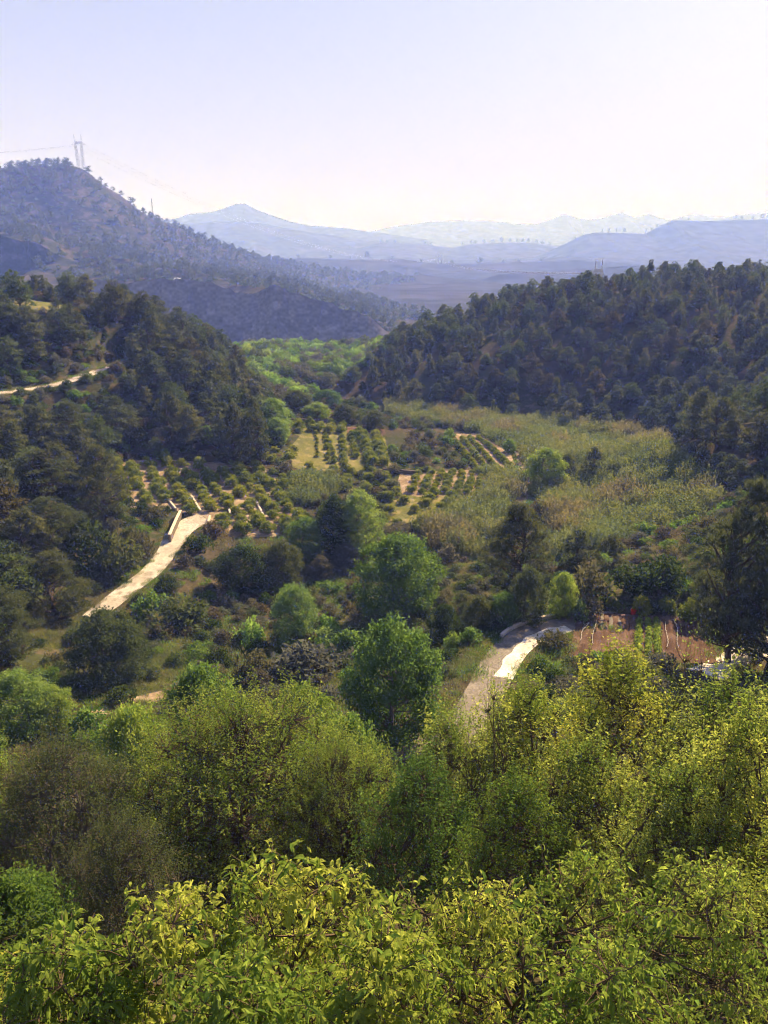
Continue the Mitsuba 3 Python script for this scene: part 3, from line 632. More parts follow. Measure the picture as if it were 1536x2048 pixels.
for p, side in pts:
    slim = PR.random() < (0.38 if side == 'right' else 0.25)
    s = PR.uniform(0.45, 1.2) * (0.8 if side == 'right' else 0.95)
    kind, rx, h = ('slim_pine', 2.0, 7.2) if slim else ('pine', 3.2, 8.0)
    w_ = PR.random() + 0.5 * fbm2(p[0], p[1], 18, 3, 91)
    kind = {'pine': 'pale_pine' if w_ > 0.72 else 'dull_pine' if w_ < 0.14 else 'pine', 'slim_pine': 'pale_slim_pine' if w_ > 0.4 else 'slim_pine'}[kind]
    a = dict(pos=p - [0, 0, 0.2], rx=rx * s, h=h * s * PR.uniform(0.85, 1.1))
    u, v, _ = project(p + [0, 0, 3]); QUOTA[side] -= 1
    if QUOTA[side] >= 0 and -20 < u < 1556:
        z = zone(side, u, v)
        put('pine_tree', kind, label=('slender' if slim else 'broad') + ' pine ' + z, cat='tree', group=('slender' if slim else 'broad') + ' pines ' + z, **a)
    elif side == 'right' and PR.random() < 0.10: k += 1; put('', ('dark_bush', 'grey_bush', 'olive_bush')[k % 3], p - [0, 0, 0.2], 1.9 * s, 3.6 * s, key=f'pine_wood__{k:03d}')
    else: k += 1; put('', kind, key=f'pine_wood__{k:03d}', **a)
tag('pine_wood', 'blue green pine wood farther up both valley sides', 'pine wood', kind='stuff')

# ------------------------------------------------------------------ the trees on the slope below the viewpoint
def leaf_frame(rng, pos, d, length, width, tilt):
    d = unit(d); nr = unit(np.array([0, 0, 1.0]) + tilt * rng.normal(size=(len(pos), 3)))
    s = unit(np.cross(d, nr)); nr = np.cross(s, d)
    return np.stack([d * length[:, None], s * width[:, None], nr * width[:, None], pos], -1)        # 3 x 4 each
def single_leaf(droop):
    V, F = big_leaves(np.random.default_rng(1), np.zeros((1, 3)), np.array([[1.0, 0, 0]]), 1.0, 1.0, 0.0)
    t = np.array([0, .3, .3, .3, .65, .65, .65, 1.0])
    y = np.array([0, .46, 0, -.46, .36, 0, -.36, 0])
    z = np.array([0, .16, 0, .16, .14, 0, .14, 0]) - droop * t * t
    return trimesh.Trimesh(np.c_[t * (1 - 0.15 * droop * t), y, z], F, process=False)
LEAF_LOOKS = [('fresh_leaves', 1.0), ('fresh_leaves', 0.85), ('young_leaves', 1.0), ('fresh_leaves', 1.12), ('green_leaves', 1.1)]
for i in range(10):
    look, t = LEAF_LOOKS[i % 5]
    scene[f'leaf_shape_{i}'] = {'type': 'shapegroup', 'leaf': foliage(single_leaf((0.5, 1.3)[i // 5]), look, i, t)}
def near_tree(name, u, vtop, y, width, label, seed, look, ll=0.12, n_blobs=46, tips=11, per=9, group=None):
    """a young tree with long leafy shoots; its largest-looking leaves are parts of their own"""
    rng = np.random.default_rng(seed)
    p = at_y(u, vtop, y); g = float(H(p[0], p[1]))
    rx, h = 0.5 * width * project(p)[2] / FOCAL, p[2] - g
    br = 0.26 * rx + 0.08
    B, P, k, d = crown(rng, h, max(0.3 * h, h - 2.6 * rx), rx, dome_prof, n_blobs, br, tips, 0.9, 0.25, 0, 0.85)
    lead = rng.random(len(P)) < 0.10
    P = P + np.where(lead, rng.uniform(0.1, 0.4, len(P)), 0)[:, None] * unit(d * 0.5 + [0, 0, 0.8])
    trunk = skeleton(rng, B, P, k, h, 0.3 * h, 0.016 * h, True, 6, 0.6, 2, 0.004)
    j = np.repeat(np.arange(len(P)), per)
    t = np.tile(np.linspace(0.0, 1.0, per), len(P)) + rng.uniform(-0.05, 0.05, len(j))
    pos = P[j] + (B[k] - P)[j] * (0.62 * (1 - t))[:, None] + rng.normal(0, 0.025, (len(j), 3))
    out = unit(P - B[k])[j]
    sidew = unit(np.cross(out, rand_dir(rng, len(j))))
    ld = unit(out * 0.55 + sidew * 0.8 + [0, 0, -0.12] + rng.normal(0, 0.25, (len(j), 3)))
    L = ll * rng.uniform(0.5, 1.25, len(j)) * (0.75 + 0.4 * np.sin(3.1 * np.clip(t, 0, 1)))
    W = L * rng.uniform(0.30, 0.46, len(j))
    # leaves that look largest: nearest to the viewpoint and at the outside of the crown
    world = pos + np.array([p[0], p[1], g])
    size = L / np.linalg.norm(world - EYE, axis=1) * (np.linalg.norm(pos - [0, 0, h - rx], axis=1) > 0.75 * rx)
    pick = np.zeros(len(j), bool); pick[np.argsort(-size)[:290]] = True
    key = numbered(name)
    place = T().translate([p[0], p[1], g - 0.05])
    scene[key + '__trunk'] = {**mikit.ply(trunk, 'brown_bark'), 'to_world': place}
    r = ~pick
    m = join(big_leaves(rng, pos[r], ld[r], L[r], W[r], rng.uniform(0.3, 1.1, r.sum())))
    scene[key + '__crown'] = {**foliage(m, look, seed), 'to_world': place}
    labels[key + '__crown'] = {'kind': 'stuff'}
    fr = leaf_frame(rng, pos[pick] + np.array([p[0], p[1], g - 0.05]), ld[pick], L[pick], W[pick], 0.55)
    for i, f in enumerate(fr):
        scene[key + '__leaf' + (f'_{i:03d}' if i else '')] = {'type': 'instance', 'to_world': mi.ScalarTransform4f(np.vstack([f, [0, 0, 0, 1]]).tolist()),
                                                             'shapegroup': {'type': 'ref', 'id': f'leaf_shape_{rng.integers(10)}'}}
    tag(key, label, 'tree', group)
for i, (u, v, y, w, lab, look, ll) in enumerate([
        (585, 1695, 6.0, 560, 'leafy young tree at the bottom centre whose shoots reach highest of the front row', 'fresh_leaves', 0.115),
        (335, 1775, 5.6, 480, 'leafy young tree at the bottom left, its top just left of the highest shoots', 'fresh_leaves', 0.11),
        (960, 1735, 5.7, 560, 'yellow green tree at the bottom right of centre with bare brown limbs low down', 'fresh_leaves', 0.095),
        (90, 1850, 5.2, 420, 'leafy young tree in the bottom left corner', 'young_leaves', 0.105),
        (770, 1830, 4.7, 480, 'lowest leafy crown at the middle of the bottom edge', 'fresh_leaves', 0.10),
        (1190, 1690, 7.6, 480, 'fresh green tree right of centre behind the yellow green one', 'young_leaves', 0.095),
        (1440, 1720, 7.0, 520, 'fresh green tree in the bottom right corner', 'young_leaves', 0.095),
        (1250, 1870, 4.9, 460, 'low leafy crown at the bottom edge below the right corner tree', 'young_leaves', 0.09),
        (480, 1900, 4.4, 460, 'low leafy crown at the bottom edge left of the middle', 'young_leaves', 0.10)]):
    near_tree('broadleaf_tree', u, v, y, w, lab, 400 + i, look, ll * 1.06)

add_kind('airy', [bp(make_shoots(150, 9.0, 1.2, 4.6, round_prof, 110, 34, 0.75, 11, 0.115, 0.06, 4, 1.0), 'young_leaves', 'brown_bark')], 4.6, 9.0)
add_kind('walnut', [bp(make_shoots(160 + i, 9.0, 2.0, 3.0, dome_prof, 60, 22, 0.65, 11, 0.15, 0.068, 3, 0.75, 0.3), 'fresh_leaves', 'brown_bark') for i in range(3)], 3.0, 9.0)
recolour('walnut', 'green_walnut', 'green_leaves')
add_kind('twiggy', [bp(make_shoots(170, 8.0, 1.0, 3.4, round_prof, 80, 30, 0.7, 11, 0.105, 0.06, 4, 0.9), 'olive_leaves', 'grey_bark')], 3.4, 8.0)
BARE = [bp(make_shoots(175, 8.0, 2.0, 2.6, dome_prof, 26, 12, 0.9, 4, 0.12, 0.055, 3, 0.9, 0.3, 0.004), 'young_leaves', 'brown_bark')]
add_kind('bare', BARE, 2.6, 8.0)
recolour('leafy', 'fresh_leafy', 'young_leaves')
SLOPE = [('airy', 470, 1395, 22, 540, 'large airy tree with fine dark upright branches, left of the middle of the lower slope'), ('twiggy', 105, 1490, 19.5, 350, 'greyish twiggy tree with sparse leaves at the left edge of the lower slope'),
    ('airy', 690, 1480, 20, 330, 'light green airy tree joined to the right side of the large airy one'), ('fresh_leafy', 255, 1405, 31, 190, 'yellowish green tree just left of the large airy tree'), ('leafy', 395, 1322, 38, 180, 'dense dark green rounded tree above the large airy tree'),
    ('leafy', 590, 1368, 34, 230, 'wide green tree between the dense rounded one and the lane'), ('leafy', 700, 1420, 28, 150, 'green tree at the right shoulder of the large airy tree'),
    ('bright_leafy', 25, 1338, 44, 140, 'pale grey green tree at the left edge below the lone dark tree'), ('bright_leafy', 98, 1368, 45, 90, 'small pale grey green tree beside the footpath'),
    ('leafy', 15, 1745, 13, 260, 'green tree in deep shade at the left edge above the bottom corner'), ('walnut', 1065, 1362, 20, 330, 'fresh walnut-like tree whose left side overlaps the tarmac lane'),
    ('walnut', 1250, 1312, 18, 350, 'tallest yellow green tree in front of the vegetable plot'), ('walnut', 1465, 1352, 15.5, 330, 'yellow green tree before the pale yard at the right edge'),
    ('walnut', 895, 1425, 18.5, 250, 'fresh green tree left of the lane end'), ('green_walnut', 840, 1520, 15, 300, 'darker green tree in the dip right of the large airy tree'),
    ('walnut', 1180, 1480, 14.5, 330, 'fresh green crown in the middle of the right hand thicket'), ('walnut', 1510, 1400, 12, 320, 'bright crown at the right edge, lower than the yard'),
    ('green_walnut', 1040, 1560, 13, 300, 'shaded green crown above the bottom trees, right of centre'), ('walnut', 1370, 1530, 11.5, 330, 'leafy crown with dark limbs low in the right hand thicket'),
    ('bare', 1390, 1265, 17, 180, 'almost bare twiggy crown beside the pale yard'), ('bare', 985, 1345, 17, 150, 'thin bare saplings in front of the lane'), ('twiggy', 230, 1640, 15, 260, 'dull olive twiggy tree under the left side of the large airy tree')]
for kind, u, v, y, w, lab in SLOPE: stand('broadleaf_tree', kind, u, v, y, w, lab)

for i, (kind, u, v, y, w) in enumerate([('walnut', 1690, 1420, 13, 340), ('walnut', 1750, 1340, 18, 340), ('green_walnut', 1880, 1420, 15, 380), ('walnut', 1640, 1660, 8.5, 420), ('green_walnut', 1900, 1700, 9, 480), ('airy', -170, 1480, 20, 420), ('green_walnut', -160, 1720, 12, 380), ('walnut', -260, 1850, 7, 480), ('leafy', 1750, 1250, 30, 240), ('leafy', -120, 1380, 32, 220)]):
    p = at_y(u, v, y); g = float(H(p[0], p[1]))
    put('', kind, (p[0], p[1], g - 0.1), 0.5 * w * project(p)[2] / FOCAL, max(p[2] - g, 1.5), key=f'thicket__{i + 1:03d}')
tag('thicket', 'leafy thicket going on past both sides of the view', 'thicket', kind='stuff')

# ------------------------------------------------------------------ single trees and bushes of the valley
for kind, u, vt, vb, w, lab in [
        ('bright_leafy', 543, 793, 872, 76, 'taller of two bright round trees at the end of the dark pines'), ('bright_leafy', 551, 832, 888, 60, 'lower of two bright round trees at the end of the dark pines'),
        ('leafy', 652, 777, 815, 66, 'green rounded tree behind the terraces'), ('olive_leafy', 592, 778, 822, 66, 'olive toned tree behind the dark garden wall'),
        ('bright_leafy', 632, 803, 840, 62, 'pale round bush tree above the dark garden wall'), ('olive_leafy', 748, 820, 860, 58, 'round willow-like bush tree beside the brown plot'),
        ('olive_leafy', 690, 806, 846, 48, 'dull round bush tree left of the brown plot'), ('bright_leafy', 1020, 876, 906, 30, 'small green tree at the top of the dirt path'),
        ('fresh_leafy', 1095, 893, 975, 86, 'leaning green tree right of the dirt path'), ('olive_leafy', 1135, 905, 960, 50, 'smaller green tree right of the leaning one'), ('pine', 1190, 892, 955, 48, 'single pine standing in the reed beds'),
        ('bright_leafy', 715, 978, 1108, 110, 'tall bright poplar in the middle of the valley'), ('dark_leafy', 668, 984, 1112, 76, 'dark tree against the left side of the tall bright poplar'),
        ('leafy', 612, 1032, 1112, 92, 'deep green rounded tree left of the tall poplar'), ('grey_leafy', 690, 1085, 1135, 56, 'grey green bush tree below the tall poplar'),
        ('leafy', 795, 1064, 1238, 190, 'broad dark green tree in the centre of the view'), ('bright_leafy', 585, 1165, 1285, 96, 'light green open tree left of the broad dark centre tree'),
        ('olive_leafy', 205, 1215, 1368, 170, 'lone dark olive green tree in the hollow at the left'), ('leafy', 790, 1230, 1480, 222, 'big dense round tree with lit top beside the lane'),
        ('dark_leafy', 888, 1205, 1300, 78, 'dark upright evergreen left of the lane bend'), ('near_pine', 1040, 998, 1192, 150, 'dark open pine with visible trunk in the valley floor'),
        ('pine', 1160, 1055, 1150, 84, 'dark pine right of the open one'), ('pine', 1226, 1068, 1150, 74, 'rounded dark pine at the foot of the right bank'), ('olive_leafy', 1062, 1130, 1245, 80, 'olive toned tree behind the lane kerb'),
        ('fresh_leafy', 1130, 1140, 1238, 62, 'green upright tree behind the end of the lane'), ('leafy', 1010, 1182, 1252, 66, 'dark green tree behind the lane kerb'), ('olive_leafy', 960, 1190, 1262, 70, 'dull green tree left of the lane kerb'),
        ('near_pine', 1520, 948, 1312, 205, 'large dark pine at the right edge behind the vegetable plot'), ('near_pine', 1590, 1000, 1330, 200, 'dark pine cut by the right edge of the view'),
        ('near_pine', 70, 895, 1030, 170, 'big dark pine on the left slope under the upper track'), ('near_pine', 190, 885, 1045, 120, 'tall pine at the left end of the lower orchard'),
        ('near_pine', 85, 990, 1110, 170, 'wide dark pine at the left edge below the tall pine'), ('near_pine', 95, 1098, 1245, 150, 'pine standing lowest on the left slope beside the concrete track'), ('near_pine', -40, 1150, 1330, 200, 'dark pine cut by the left edge of the view'),
        ('near_pine', 130, 800, 900, 130, 'broad pine below the upper track near the left edge'), ('near_pine', 505, 790, 935, 62, 'tall dark pine at the corner of the lower orchard'), ('near_pine', 465, 800, 935, 66, 'dark pine behind the upper end of the orchard rows'),
        ('dark_leafy', 480, 1090, 1180, 120, 'dark evergreen under the right side of the concrete track'), ('olive_leafy', 560, 1078, 1170, 92, 'olive toned tree right of the dark evergreen below the orchard'), ('grey_leafy', 640, 1110, 1160, 50, 'greyish tree in the hollow below the poplar')]:
    nm = 'pine_tree' if 'pine' in kind else 'broadleaf_tree'
    stand(nm, kind, u, vt, None, w, lab, vbase=vb)
for kind, u, vt, vb, w, lab in [
        ('green_bush', 300, 1180, 1235, 70, 'green bush on the bank below the concrete track'), ('olive_bush', 350, 1195, 1260, 110, 'olive bush in the hollow right of the concrete track'), ('dark_bush', 330, 1150, 1185, 45, 'dark bush overhanging the right edge of the concrete track'),
        ('dark_bush', 400, 1068, 1105, 60, 'dark bush at the inner bend of the concrete track'), ('olive_bush', 235, 1075, 1150, 90, 'olive bush on the bank left of the concrete track'), ('dark_bush', 170, 1040, 1130, 90, 'dark bush in the shade left of the concrete track'),
        ('brown_bush', 280, 1060, 1120, 50, 'brownish bush left of the stone retaining wall'), ('bright_bush', 500, 1240, 1290, 60, 'bright bush in the hollow below the light open tree'), ('grey_bush', 600, 1290, 1360, 150, 'wide silvery bush left of the big round tree'),
        ('brown_bush', 510, 1300, 1365, 80, 'brown bush with dry stems left of the silvery one'), ('green_bush', 700, 1260, 1310, 80, 'green bush left of the big round tree'), ('bright_bush', 650, 1255, 1300, 80, 'yellow green bramble bush in the centre hollow'),
        ('brown_bush', 1180, 1130, 1212, 95, 'bare brown bush behind the end of the lane'), ('dark_bush', 1330, 1110, 1190, 120, 'dark rounded bush on the bank above the vegetable plot'), ('dark_bush', 1255, 1130, 1190, 90, 'dark low bush left of the rounded one above the plot'),
        ('green_bush', 940, 1255, 1290, 50, 'low green bush at the left verge of the lane'), ('green_bush', 905, 1265, 1305, 40, 'small green bush at the foot of the dark evergreen'), ('brown_bush', 1110, 1262, 1300, 70, 'dry brown bush on the bank between lane and plot'),
        ('grey_bush', 1180, 1195, 1235, 60, 'grey dry bush at the left corner of the plot'), ('bright_bush', 1160, 1200, 1240, 45, 'light green bush at the end of the lane'), ('olive_bush', 1450, 1135, 1200, 110, 'olive bush left of the large dark pine'),
        ('olive_bush', 1490, 1250, 1310, 80, 'olive green bush beside the pale yard'), ('green_bush', 165, 1420, 1480, 90, 'green bush beside the lower footpath'), ('dark_bush', 240, 1375, 1410, 70, 'dark low bush on the edge of the footpath')]:
    stand('bush', kind, u, vt, None, w, lab, 'bush', vbase=vb)
for u, vt, vb, w, lab in [(1286, 1190, 1232, 36, 'cone shaped young fruit tree beside the red bucket'), (1340, 1192, 1228, 34, 'leafy young fruit tree in the middle of the plot edge'), (1381, 1198, 1246, 42, 'taller fruit tree at the right corner of the plot'),
                          (1413, 1212, 1244, 26, 'smallest fruit tree, rightmost along the plot edge'), (1228, 1188, 1215, 26, 'dark little shrub tree at the left of the plot edge')]:
    stand('fruit_tree', 'citrus', u, vt, None, w, lab, 'tree', vbase=vb)

# ------------------------------------------------------------------ reeds, scrub, grass
rng = np.random.default_rng(8)
REEDS = [[(775,812),(900,822),(1000,838),(1130,846),(1250,866),(1330,900),(1410,955),(1430,1010),(1380,1040),(1300,1062),(1240,1075),(1130,1085),(1090,1010),(1062,985),(1062,940),(1040,905),(990,895),(930,862),(860,850),(780,835)],
         [(960,940),(1035,955),(1045,985),(1010,1030),(980,1110),(880,1110),(840,1060),(890,1030),(960,1005)], [(595,965),(680,955),(690,985),(620,1010),(590,1010)],
         [(1090,1085),(1240,1075),(1260,1110),(1150,1140)]]
k = 0
for p in scatter(rng, 2.05, (-40, 100, 95, 290), REEDS, [], 0.2):
    f = fbm2(p[0], p[1], 9, 3, 77); k += 1
    kind = 'straw_reeds' if f > 0.12 else ('reeds' if f > -0.04 else 'green_reeds')
    put('', kind, p, 1.9, PR.uniform(1.6, 3.7) * (1 + f), key=f'reed_bed__{k:03d}')
tag('reed_bed', 'pale green and straw coloured reed beds filling the valley floor', 'reeds', kind='stuff')
k = 0
for p in scatter(rng, 4.2, (-75, 40, 195, 420), [[(460,745),(470,700),(560,672),(760,668),(780,700),(700,765),(640,790),(600,800),(540,790)]], [], 0):
    k += 1; s = PR.uniform(0.6, 1.3)
    put('', ('bright_bush', 'green_bush', 'olive_bush', 'grey_bush')[PR.integers(4)], p - [0, 0, 0.2], 2.4 * s, 2.9 * s * PR.uniform(0.7, 1.3), key=f'willow_thicket__{k:03d}')
tag('willow_thicket', 'light green thicket at the far end of the valley floor below the cliff', 'thicket', kind='stuff')
KMIX = ['dark_bush', 'green_bush', 'olive_bush', 'grey_bush', 'brown_bush', 'olive_bush', 'dark_bush', 'green_bush']
WILD = [[(-700,560),(520,560),(480,735),(600,780),(800,830),(1000,850),(1400,890),(2300,740),(2300,2300),(-700,2300)]]
k = n = 0
for sp, box, sc in ((2.1, (-85, -35, 100, 175), 1.0), (2.6, (14, 40, 8, 22), 1.0), (2.6, (-40, -14, 8, 22), 1.0), (2.0, (-75, 75, 22, 84), 0.9), (2.7, (-110, 120, 84, 180), 1.1), (3.4, (-90, 40, 180, 300), 1.3)):
    for p in scatter(rng, sp, box, WILD, REEDS + [O2], 0.9):
        f = fbm2(p[0], p[1], 14, 3, 55)
        if p[1] < 66 and PR.random() < 0.12: continue
        if p[1] > 84 and abs(p[0]) < 30 and f < -0.12: continue
        kind = KMIX[int(np.clip((f + 0.5) * 8 + PR.normal(0, 1.3), 0, 7.99))]
        s = sc * PR.uniform(0.45, 1.15); k += 1
        put('', kind, p - [0, 0, 0.15], 1.25 * s, 1.5 * s * PR.uniform(0.7, 1.4), key=f'scrub__{k:03d}')
tag('scrub', 'low mixed scrub covering the slopes and banks', 'scrub', kind='stuff')
k = 0
for kind, sp, box in (('grass', 1.15, (-45, 45, 36, 75)), ('dry_grass', 1.6, (-45, 45, 36, 110)), ('herb', 1.7, (-50, 50, 36, 100))):
    for p in scatter(rng, sp, box, [[(-100,1040),(1640,1040),(1640,1560),(-100,1600)]], [], -0.2):
        if fbm2(p[0], p[1], 6, 3, len(kind)) < -0.08: continue
        k += 1; s = PR.uniform(0.7, 1.5)
        put('', kind, p, 0.9 * s, 0.42 * s, key=f'grass__{k:03d}')
for p in scatter(rng, 1.5, (-40, 30, 110, 165), [O2, O4, O5], [], -3):
    pass
for ln, hw, h_ in ((ROAD_A, 1.35, 1.0), (ROAD_B, 1.5, 1.3), (ROAD_C, 1.45, 1.0), (ROAD_D, 1.5, 1.0), (TRACK, 1.0, 1.4), (PATH, 0.7, 1.0)):
    tn = np.gradient(ln[:, :2], axis=0); tn /= np.linalg.norm(tn, axis=1, keepdims=True); nn = np.c_[-tn[:, 1], tn[:, 0]]
    for i in range(len(ln)):
        for s_ in (-1, 1):
            if PR.random() < 0.3: continue
            wide = hw + (1.0 * max(0, i / len(ln) - 0.65) / 0.35 if ln is ROAD_A else 0)
            q = ln[i, :2] + nn[i] * s_ * (wide + PR.normal(0.25, 0.22)) + PR.normal(0, 0.2, 2); k += 1
            sc_ = PR.uniform(0.35, 0.95) * h_
            put('', ('grass', 'dry_grass', 'herb', 'dry_grass')[PR.integers(4)], (q[0], q[1], float(H(q[0], q[1])) + 0.02), 0.8 * sc_, 0.42 * sc_, key=f'grass__{k:03d}')
tag('grass', 'grass and weeds on banks and road verges', 'grass', kind='stuff')

# ------------------------------------------------------------------ woods and scrub of the left mountain and the far ridges
MW = [[(-200,330),(110,312),(250,410),(330,450),(480,500),(640,540),(820,555),(960,580),(960,640),(760,640),(640,590),(540,560),(330,545),(-200,540)], [(100,538),(330,538),(560,555),(700,596),(800,635),(800,668),(760,655),(640,608),(540,580),(420,568),(100,562)]]
DENSE = [[(-200,420),(80,420),(130,470),(60,500),(0,540),(-200,540)], [(195,470),(290,500),(300,545),(200,540)], [(700,540),(850,552),(840,585),(740,570)], [(0,330),(110,315),(170,330),(190,380),(60,400),(-100,420)]]
k = 0
for p in scatter(rng, 11.0, (-740, 330, 535, 1950), MW, [], 0, H_MTN):
    u, v, _ = project(p)
    dens = 0.85 if any(inside(q, u, v) for q in DENSE) else 0.42
    if PR.random() > dens + 0.6 * fbm2(p[0], p[1], 100, 3, 66): continue
    k += 1; s = PR.uniform(0.55, 1.1)
    put('', 'far_pine', p - [0, 0, 0.3], 4.2 * s, 11.5 * s, key=f'mountain_wood__{k:03d}')
tag('mountain_wood', 'scattered pines on the hazy left mountain', 'pine wood', kind='stuff')
k = 0
for p in scatter(rng, 10.8, (-740, 330, 535, 1800), MW, [], 0, H_MTN):
    if PR.random() > 0.75 + 1.2 * fbm2(p[0], p[1], 70, 3, 68): continue
    k += 1; s = PR.uniform(0.6, 1.3)
    put('', 'far_scrub', p - [0, 0, 0.3], 2.8 * s, 2.6 * s, key=f'mountain_scrub__{k:03d}')
tag('mountain_scrub', 'dry scrub on the hazy left mountain', 'scrub', kind='stuff')
SKYLINE = [(28,14,612),(60,12,612),(97,14,615),(125,9,618),(183,20,632),(205,16,640),(215,13,645),(228,12,650),(243,14,656),(262,22,665),(285,15,680),(300,14,690),(312,15,698),(345,19,725),(365,14,742),(380,15,750),(398,13,760),(420,17,772),(432,15,780),(450,12,790),
           (486,13,805),(510,9,815),(552,13,850),(585,9,870),(610,10,885),(650,12,905),(665,11,912),(690,14,925),(700,13,930),(728,15,945),(770,14,970),(800,12,985),(835,16,1005),(480,12,800),(330,13,715),(150,11,622),(75,9,612),(10,12,605)]
ROWLAB = 'dark pine on the skyline of the left mountain'
for u, hpx, y in SKYLINE:
    y = y * MK; yy = np.linspace(y - 100, y + 100, 41)                                  # finds the crest near there
    x = np.array([at_y(u, 400, q)[0] for q in yy]); z = H_MTN(np.c_[x, yy])
    b = np.argmin(project(np.c_[x, yy, z])[1])
    hh = hpx * 0.8 * (yy[b] * math.cos(PITCH)) / FOCAL
    put('pine_tree', 'far_pine', (x[b], yy[b], z[b] - 0.6), 0.55 * hh, hh, ROWLAB, 'tree', 'pines on the left skyline')
def ridge_trees(rid, y0, spots, lab, grp):
    for u, hpx, wide in spots:
        x = at_y(u, 480, y0)[0]; hh = hpx * 0.85 * y0 * math.cos(PITCH) / FOCAL
        put('pine_tree', 'far_pine', (x, y0, float(RID[rid](x)) - 0.5), wide * hh, hh, lab, 'tree', grp)
ridge_trees('right', 3700, [(1203,10,.3),(1216,11,.3),(1231,12,.25),(1247,13,.45),(1290,12,.3),(1301,9,.4),(1312,9,.4),(1372,8,.4),(1466,13,.5),(1478,9,.5),(1500,10,.5),(1518,12,.5),(1530,10,.5),(1150,7,.4),(1165,7,.4),(1555,11,.5)],
            'small tree on the crest of the long blue hill at right', 'trees on the crest of the long blue hill')
ridge_trees('mid', 4300, [(762,10,.5),(775,9,.6),(790,8,.6),(800,7,.5),(850,9,.6),(862,8,.7),(925,9,.6),(942,12,.4),(950,13,.4),(968,11,.5),(985,10,.6),(1003,14,.4),(1020,11,.6),(1035,10,.6),(1046,13,.5),(1058,11,.6),(1072,12,.5),(1085,10,.7),(1100,8,.6),(610,8,.6),(650,8,.6),(700,8,.7)],
            'hazy tree on the wooded ridge in the middle distance', 'trees on the wooded middle ridge')
ridge_trees('low', 2300, [(595,10,.6),(660,12,.5),(735,20,.5),(785,8,.6),(843,10,.5),(905,9,.7),(962,18,.5),(1010,9,.6),(1040,9,.6),(700,8,.6),(1085,9,.6)],
            'hazy tree on the low ridge behind the mountain foot', 'trees on the low hazy ridge')

# ------------------------------------------------------------------ walls, plot, pylons and other small things
for k, c in (('steel', (0.55, 0.55, 0.57)), ('stone', (0.15, 0.125, 0.105)), ('coping', (0.55, 0.48, 0.40)), ('white_pipe', (0.5, 0.48, 0.45)), ('limewash', (0.75, 0.72, 0.68)), ('roof_tile', (0.35, 0.17, 0.11))):
    scene[k] = {'type': 'twosided', 'bsdf': {'type': 'diffuse', 'reflectance': rgb(*c)}}
scene['red_plastic'] = {'type': 'twosided', 'bsdf': {'type': 'principled', 'base_color': rgb(0.55, 0.03, 0.02), 'roughness': 0.4}}
def wall_mesh(pts, height, thick, z0=-0.3, wob=0.0, seed=1):
    """a wall of the given height that follows the ground points pts (n, 3)"""
    pts = smooth_line(pts, 0.5) if len(pts) > 2 else pts[0] + (pts[1] - pts[0]) * np.linspace(0, 1, max(2, int(np.linalg.norm(pts[1] - pts[0]) / 0.5)))[:, None]
    t = np.gradient(pts[:, :2], axis=0); t /= np.linalg.norm(t, axis=1, keepdims=True); n = np.c_[-t[:, 1], t[:, 0]] * thick / 2
    w = wob * np.random.default_rng(seed).normal(size=len(pts))
    hb = np.broadcast_to(height, len(pts)) + w
    c = 0.04
    prof = [(1, z0, 0), (1, 0, 1), (1 - 2 * c / thick, c, 1), (-1 + 2 * c / thick, c, 1), (-1, 0, 1), (-1, z0, 0)]
    V = np.stack([np.c_[pts[:, :2] + n * a, pts[:, 2] + (hb * q + b if q else b)] for a, b, q in prof], 1)
    m = len(prof); i = np.arange(len(pts) - 1)[:, None]
    F = [np.hstack([i * m + j, i * m + (j + 1) % m, (i + 1) * m + (j + 1) % m, (i + 1) * m + j]) for j in range(m)]
    F = np.vstack(F); F = np.vstack([F[:, [0, 1, 2]], F[:, [0, 2, 3]]])
    caps = [[0, j, j + 1] for j in range(1, m - 1)] + [[(len(pts) - 1) * m, (len(pts) - 1) * m + j + 1, (len(pts) - 1) * m + j] for j in range(1, m - 1)]
    mesh = trimesh.Trimesh(V.reshape(-1, 3), np.vstack([F, caps]), process=False); mesh.fix_normals()
    return mesh
def wall(name, px, height, thick, bsdf, label, cat='wall', group=None, coping=None):
    pts = np.array([hit(u, v) for u, v in px])
    key = numbered(name)
    tag(key, label, cat, group)
    if coping is None: scene[key] = mikit.ply(wall_mesh(pts, height, thick), bsdf); return
    scene[key + '__wall'] = mikit.ply(wall_mesh(pts, height - 0.1, thick), bsdf)
    scene[key + '__coping'] = mikit.ply(wall_mesh(pts + [0, 0, height - 0.098], 0.06, thick + 0.1, 0.0), coping)
wall('retaining_wall', [(340,1086), (350,1062), (362,1036)], 1.2, 0.3, 'stone', 'stone retaining wall with pale coping left of the concrete track', coping='coping')
wall('garden_wall', [(572,846), (615,846), (655,845)], 0.9, 0.5, 'stone', 'dark garden wall at the top of the terraces')
wall('terrace_wall', [(765,944), (800,947), (835,950)], 0.7, 0.5, 'stone', 'dark terrace wall at the lower right corner of the grass field')
wall('lane_kerb', [(1003,1276), (1040,1253), (1085,1240), (1135,1233)], 0.35, 0.3, 'coping', 'low pale kerb wall on the outer side of the lane bend', 'kerb')
wall('lane_kerb', [(411,1062), (420,1036)], 0.4, 0.25, 'coping', 'low pale wall at the right edge of the concrete track', 'kerb')
wall('lane_kerb', [(380,792), (373,778), (378,770)], 0.6, 0.3, 'coping', 'small wall at the short bend of track among pines', 'kerb')
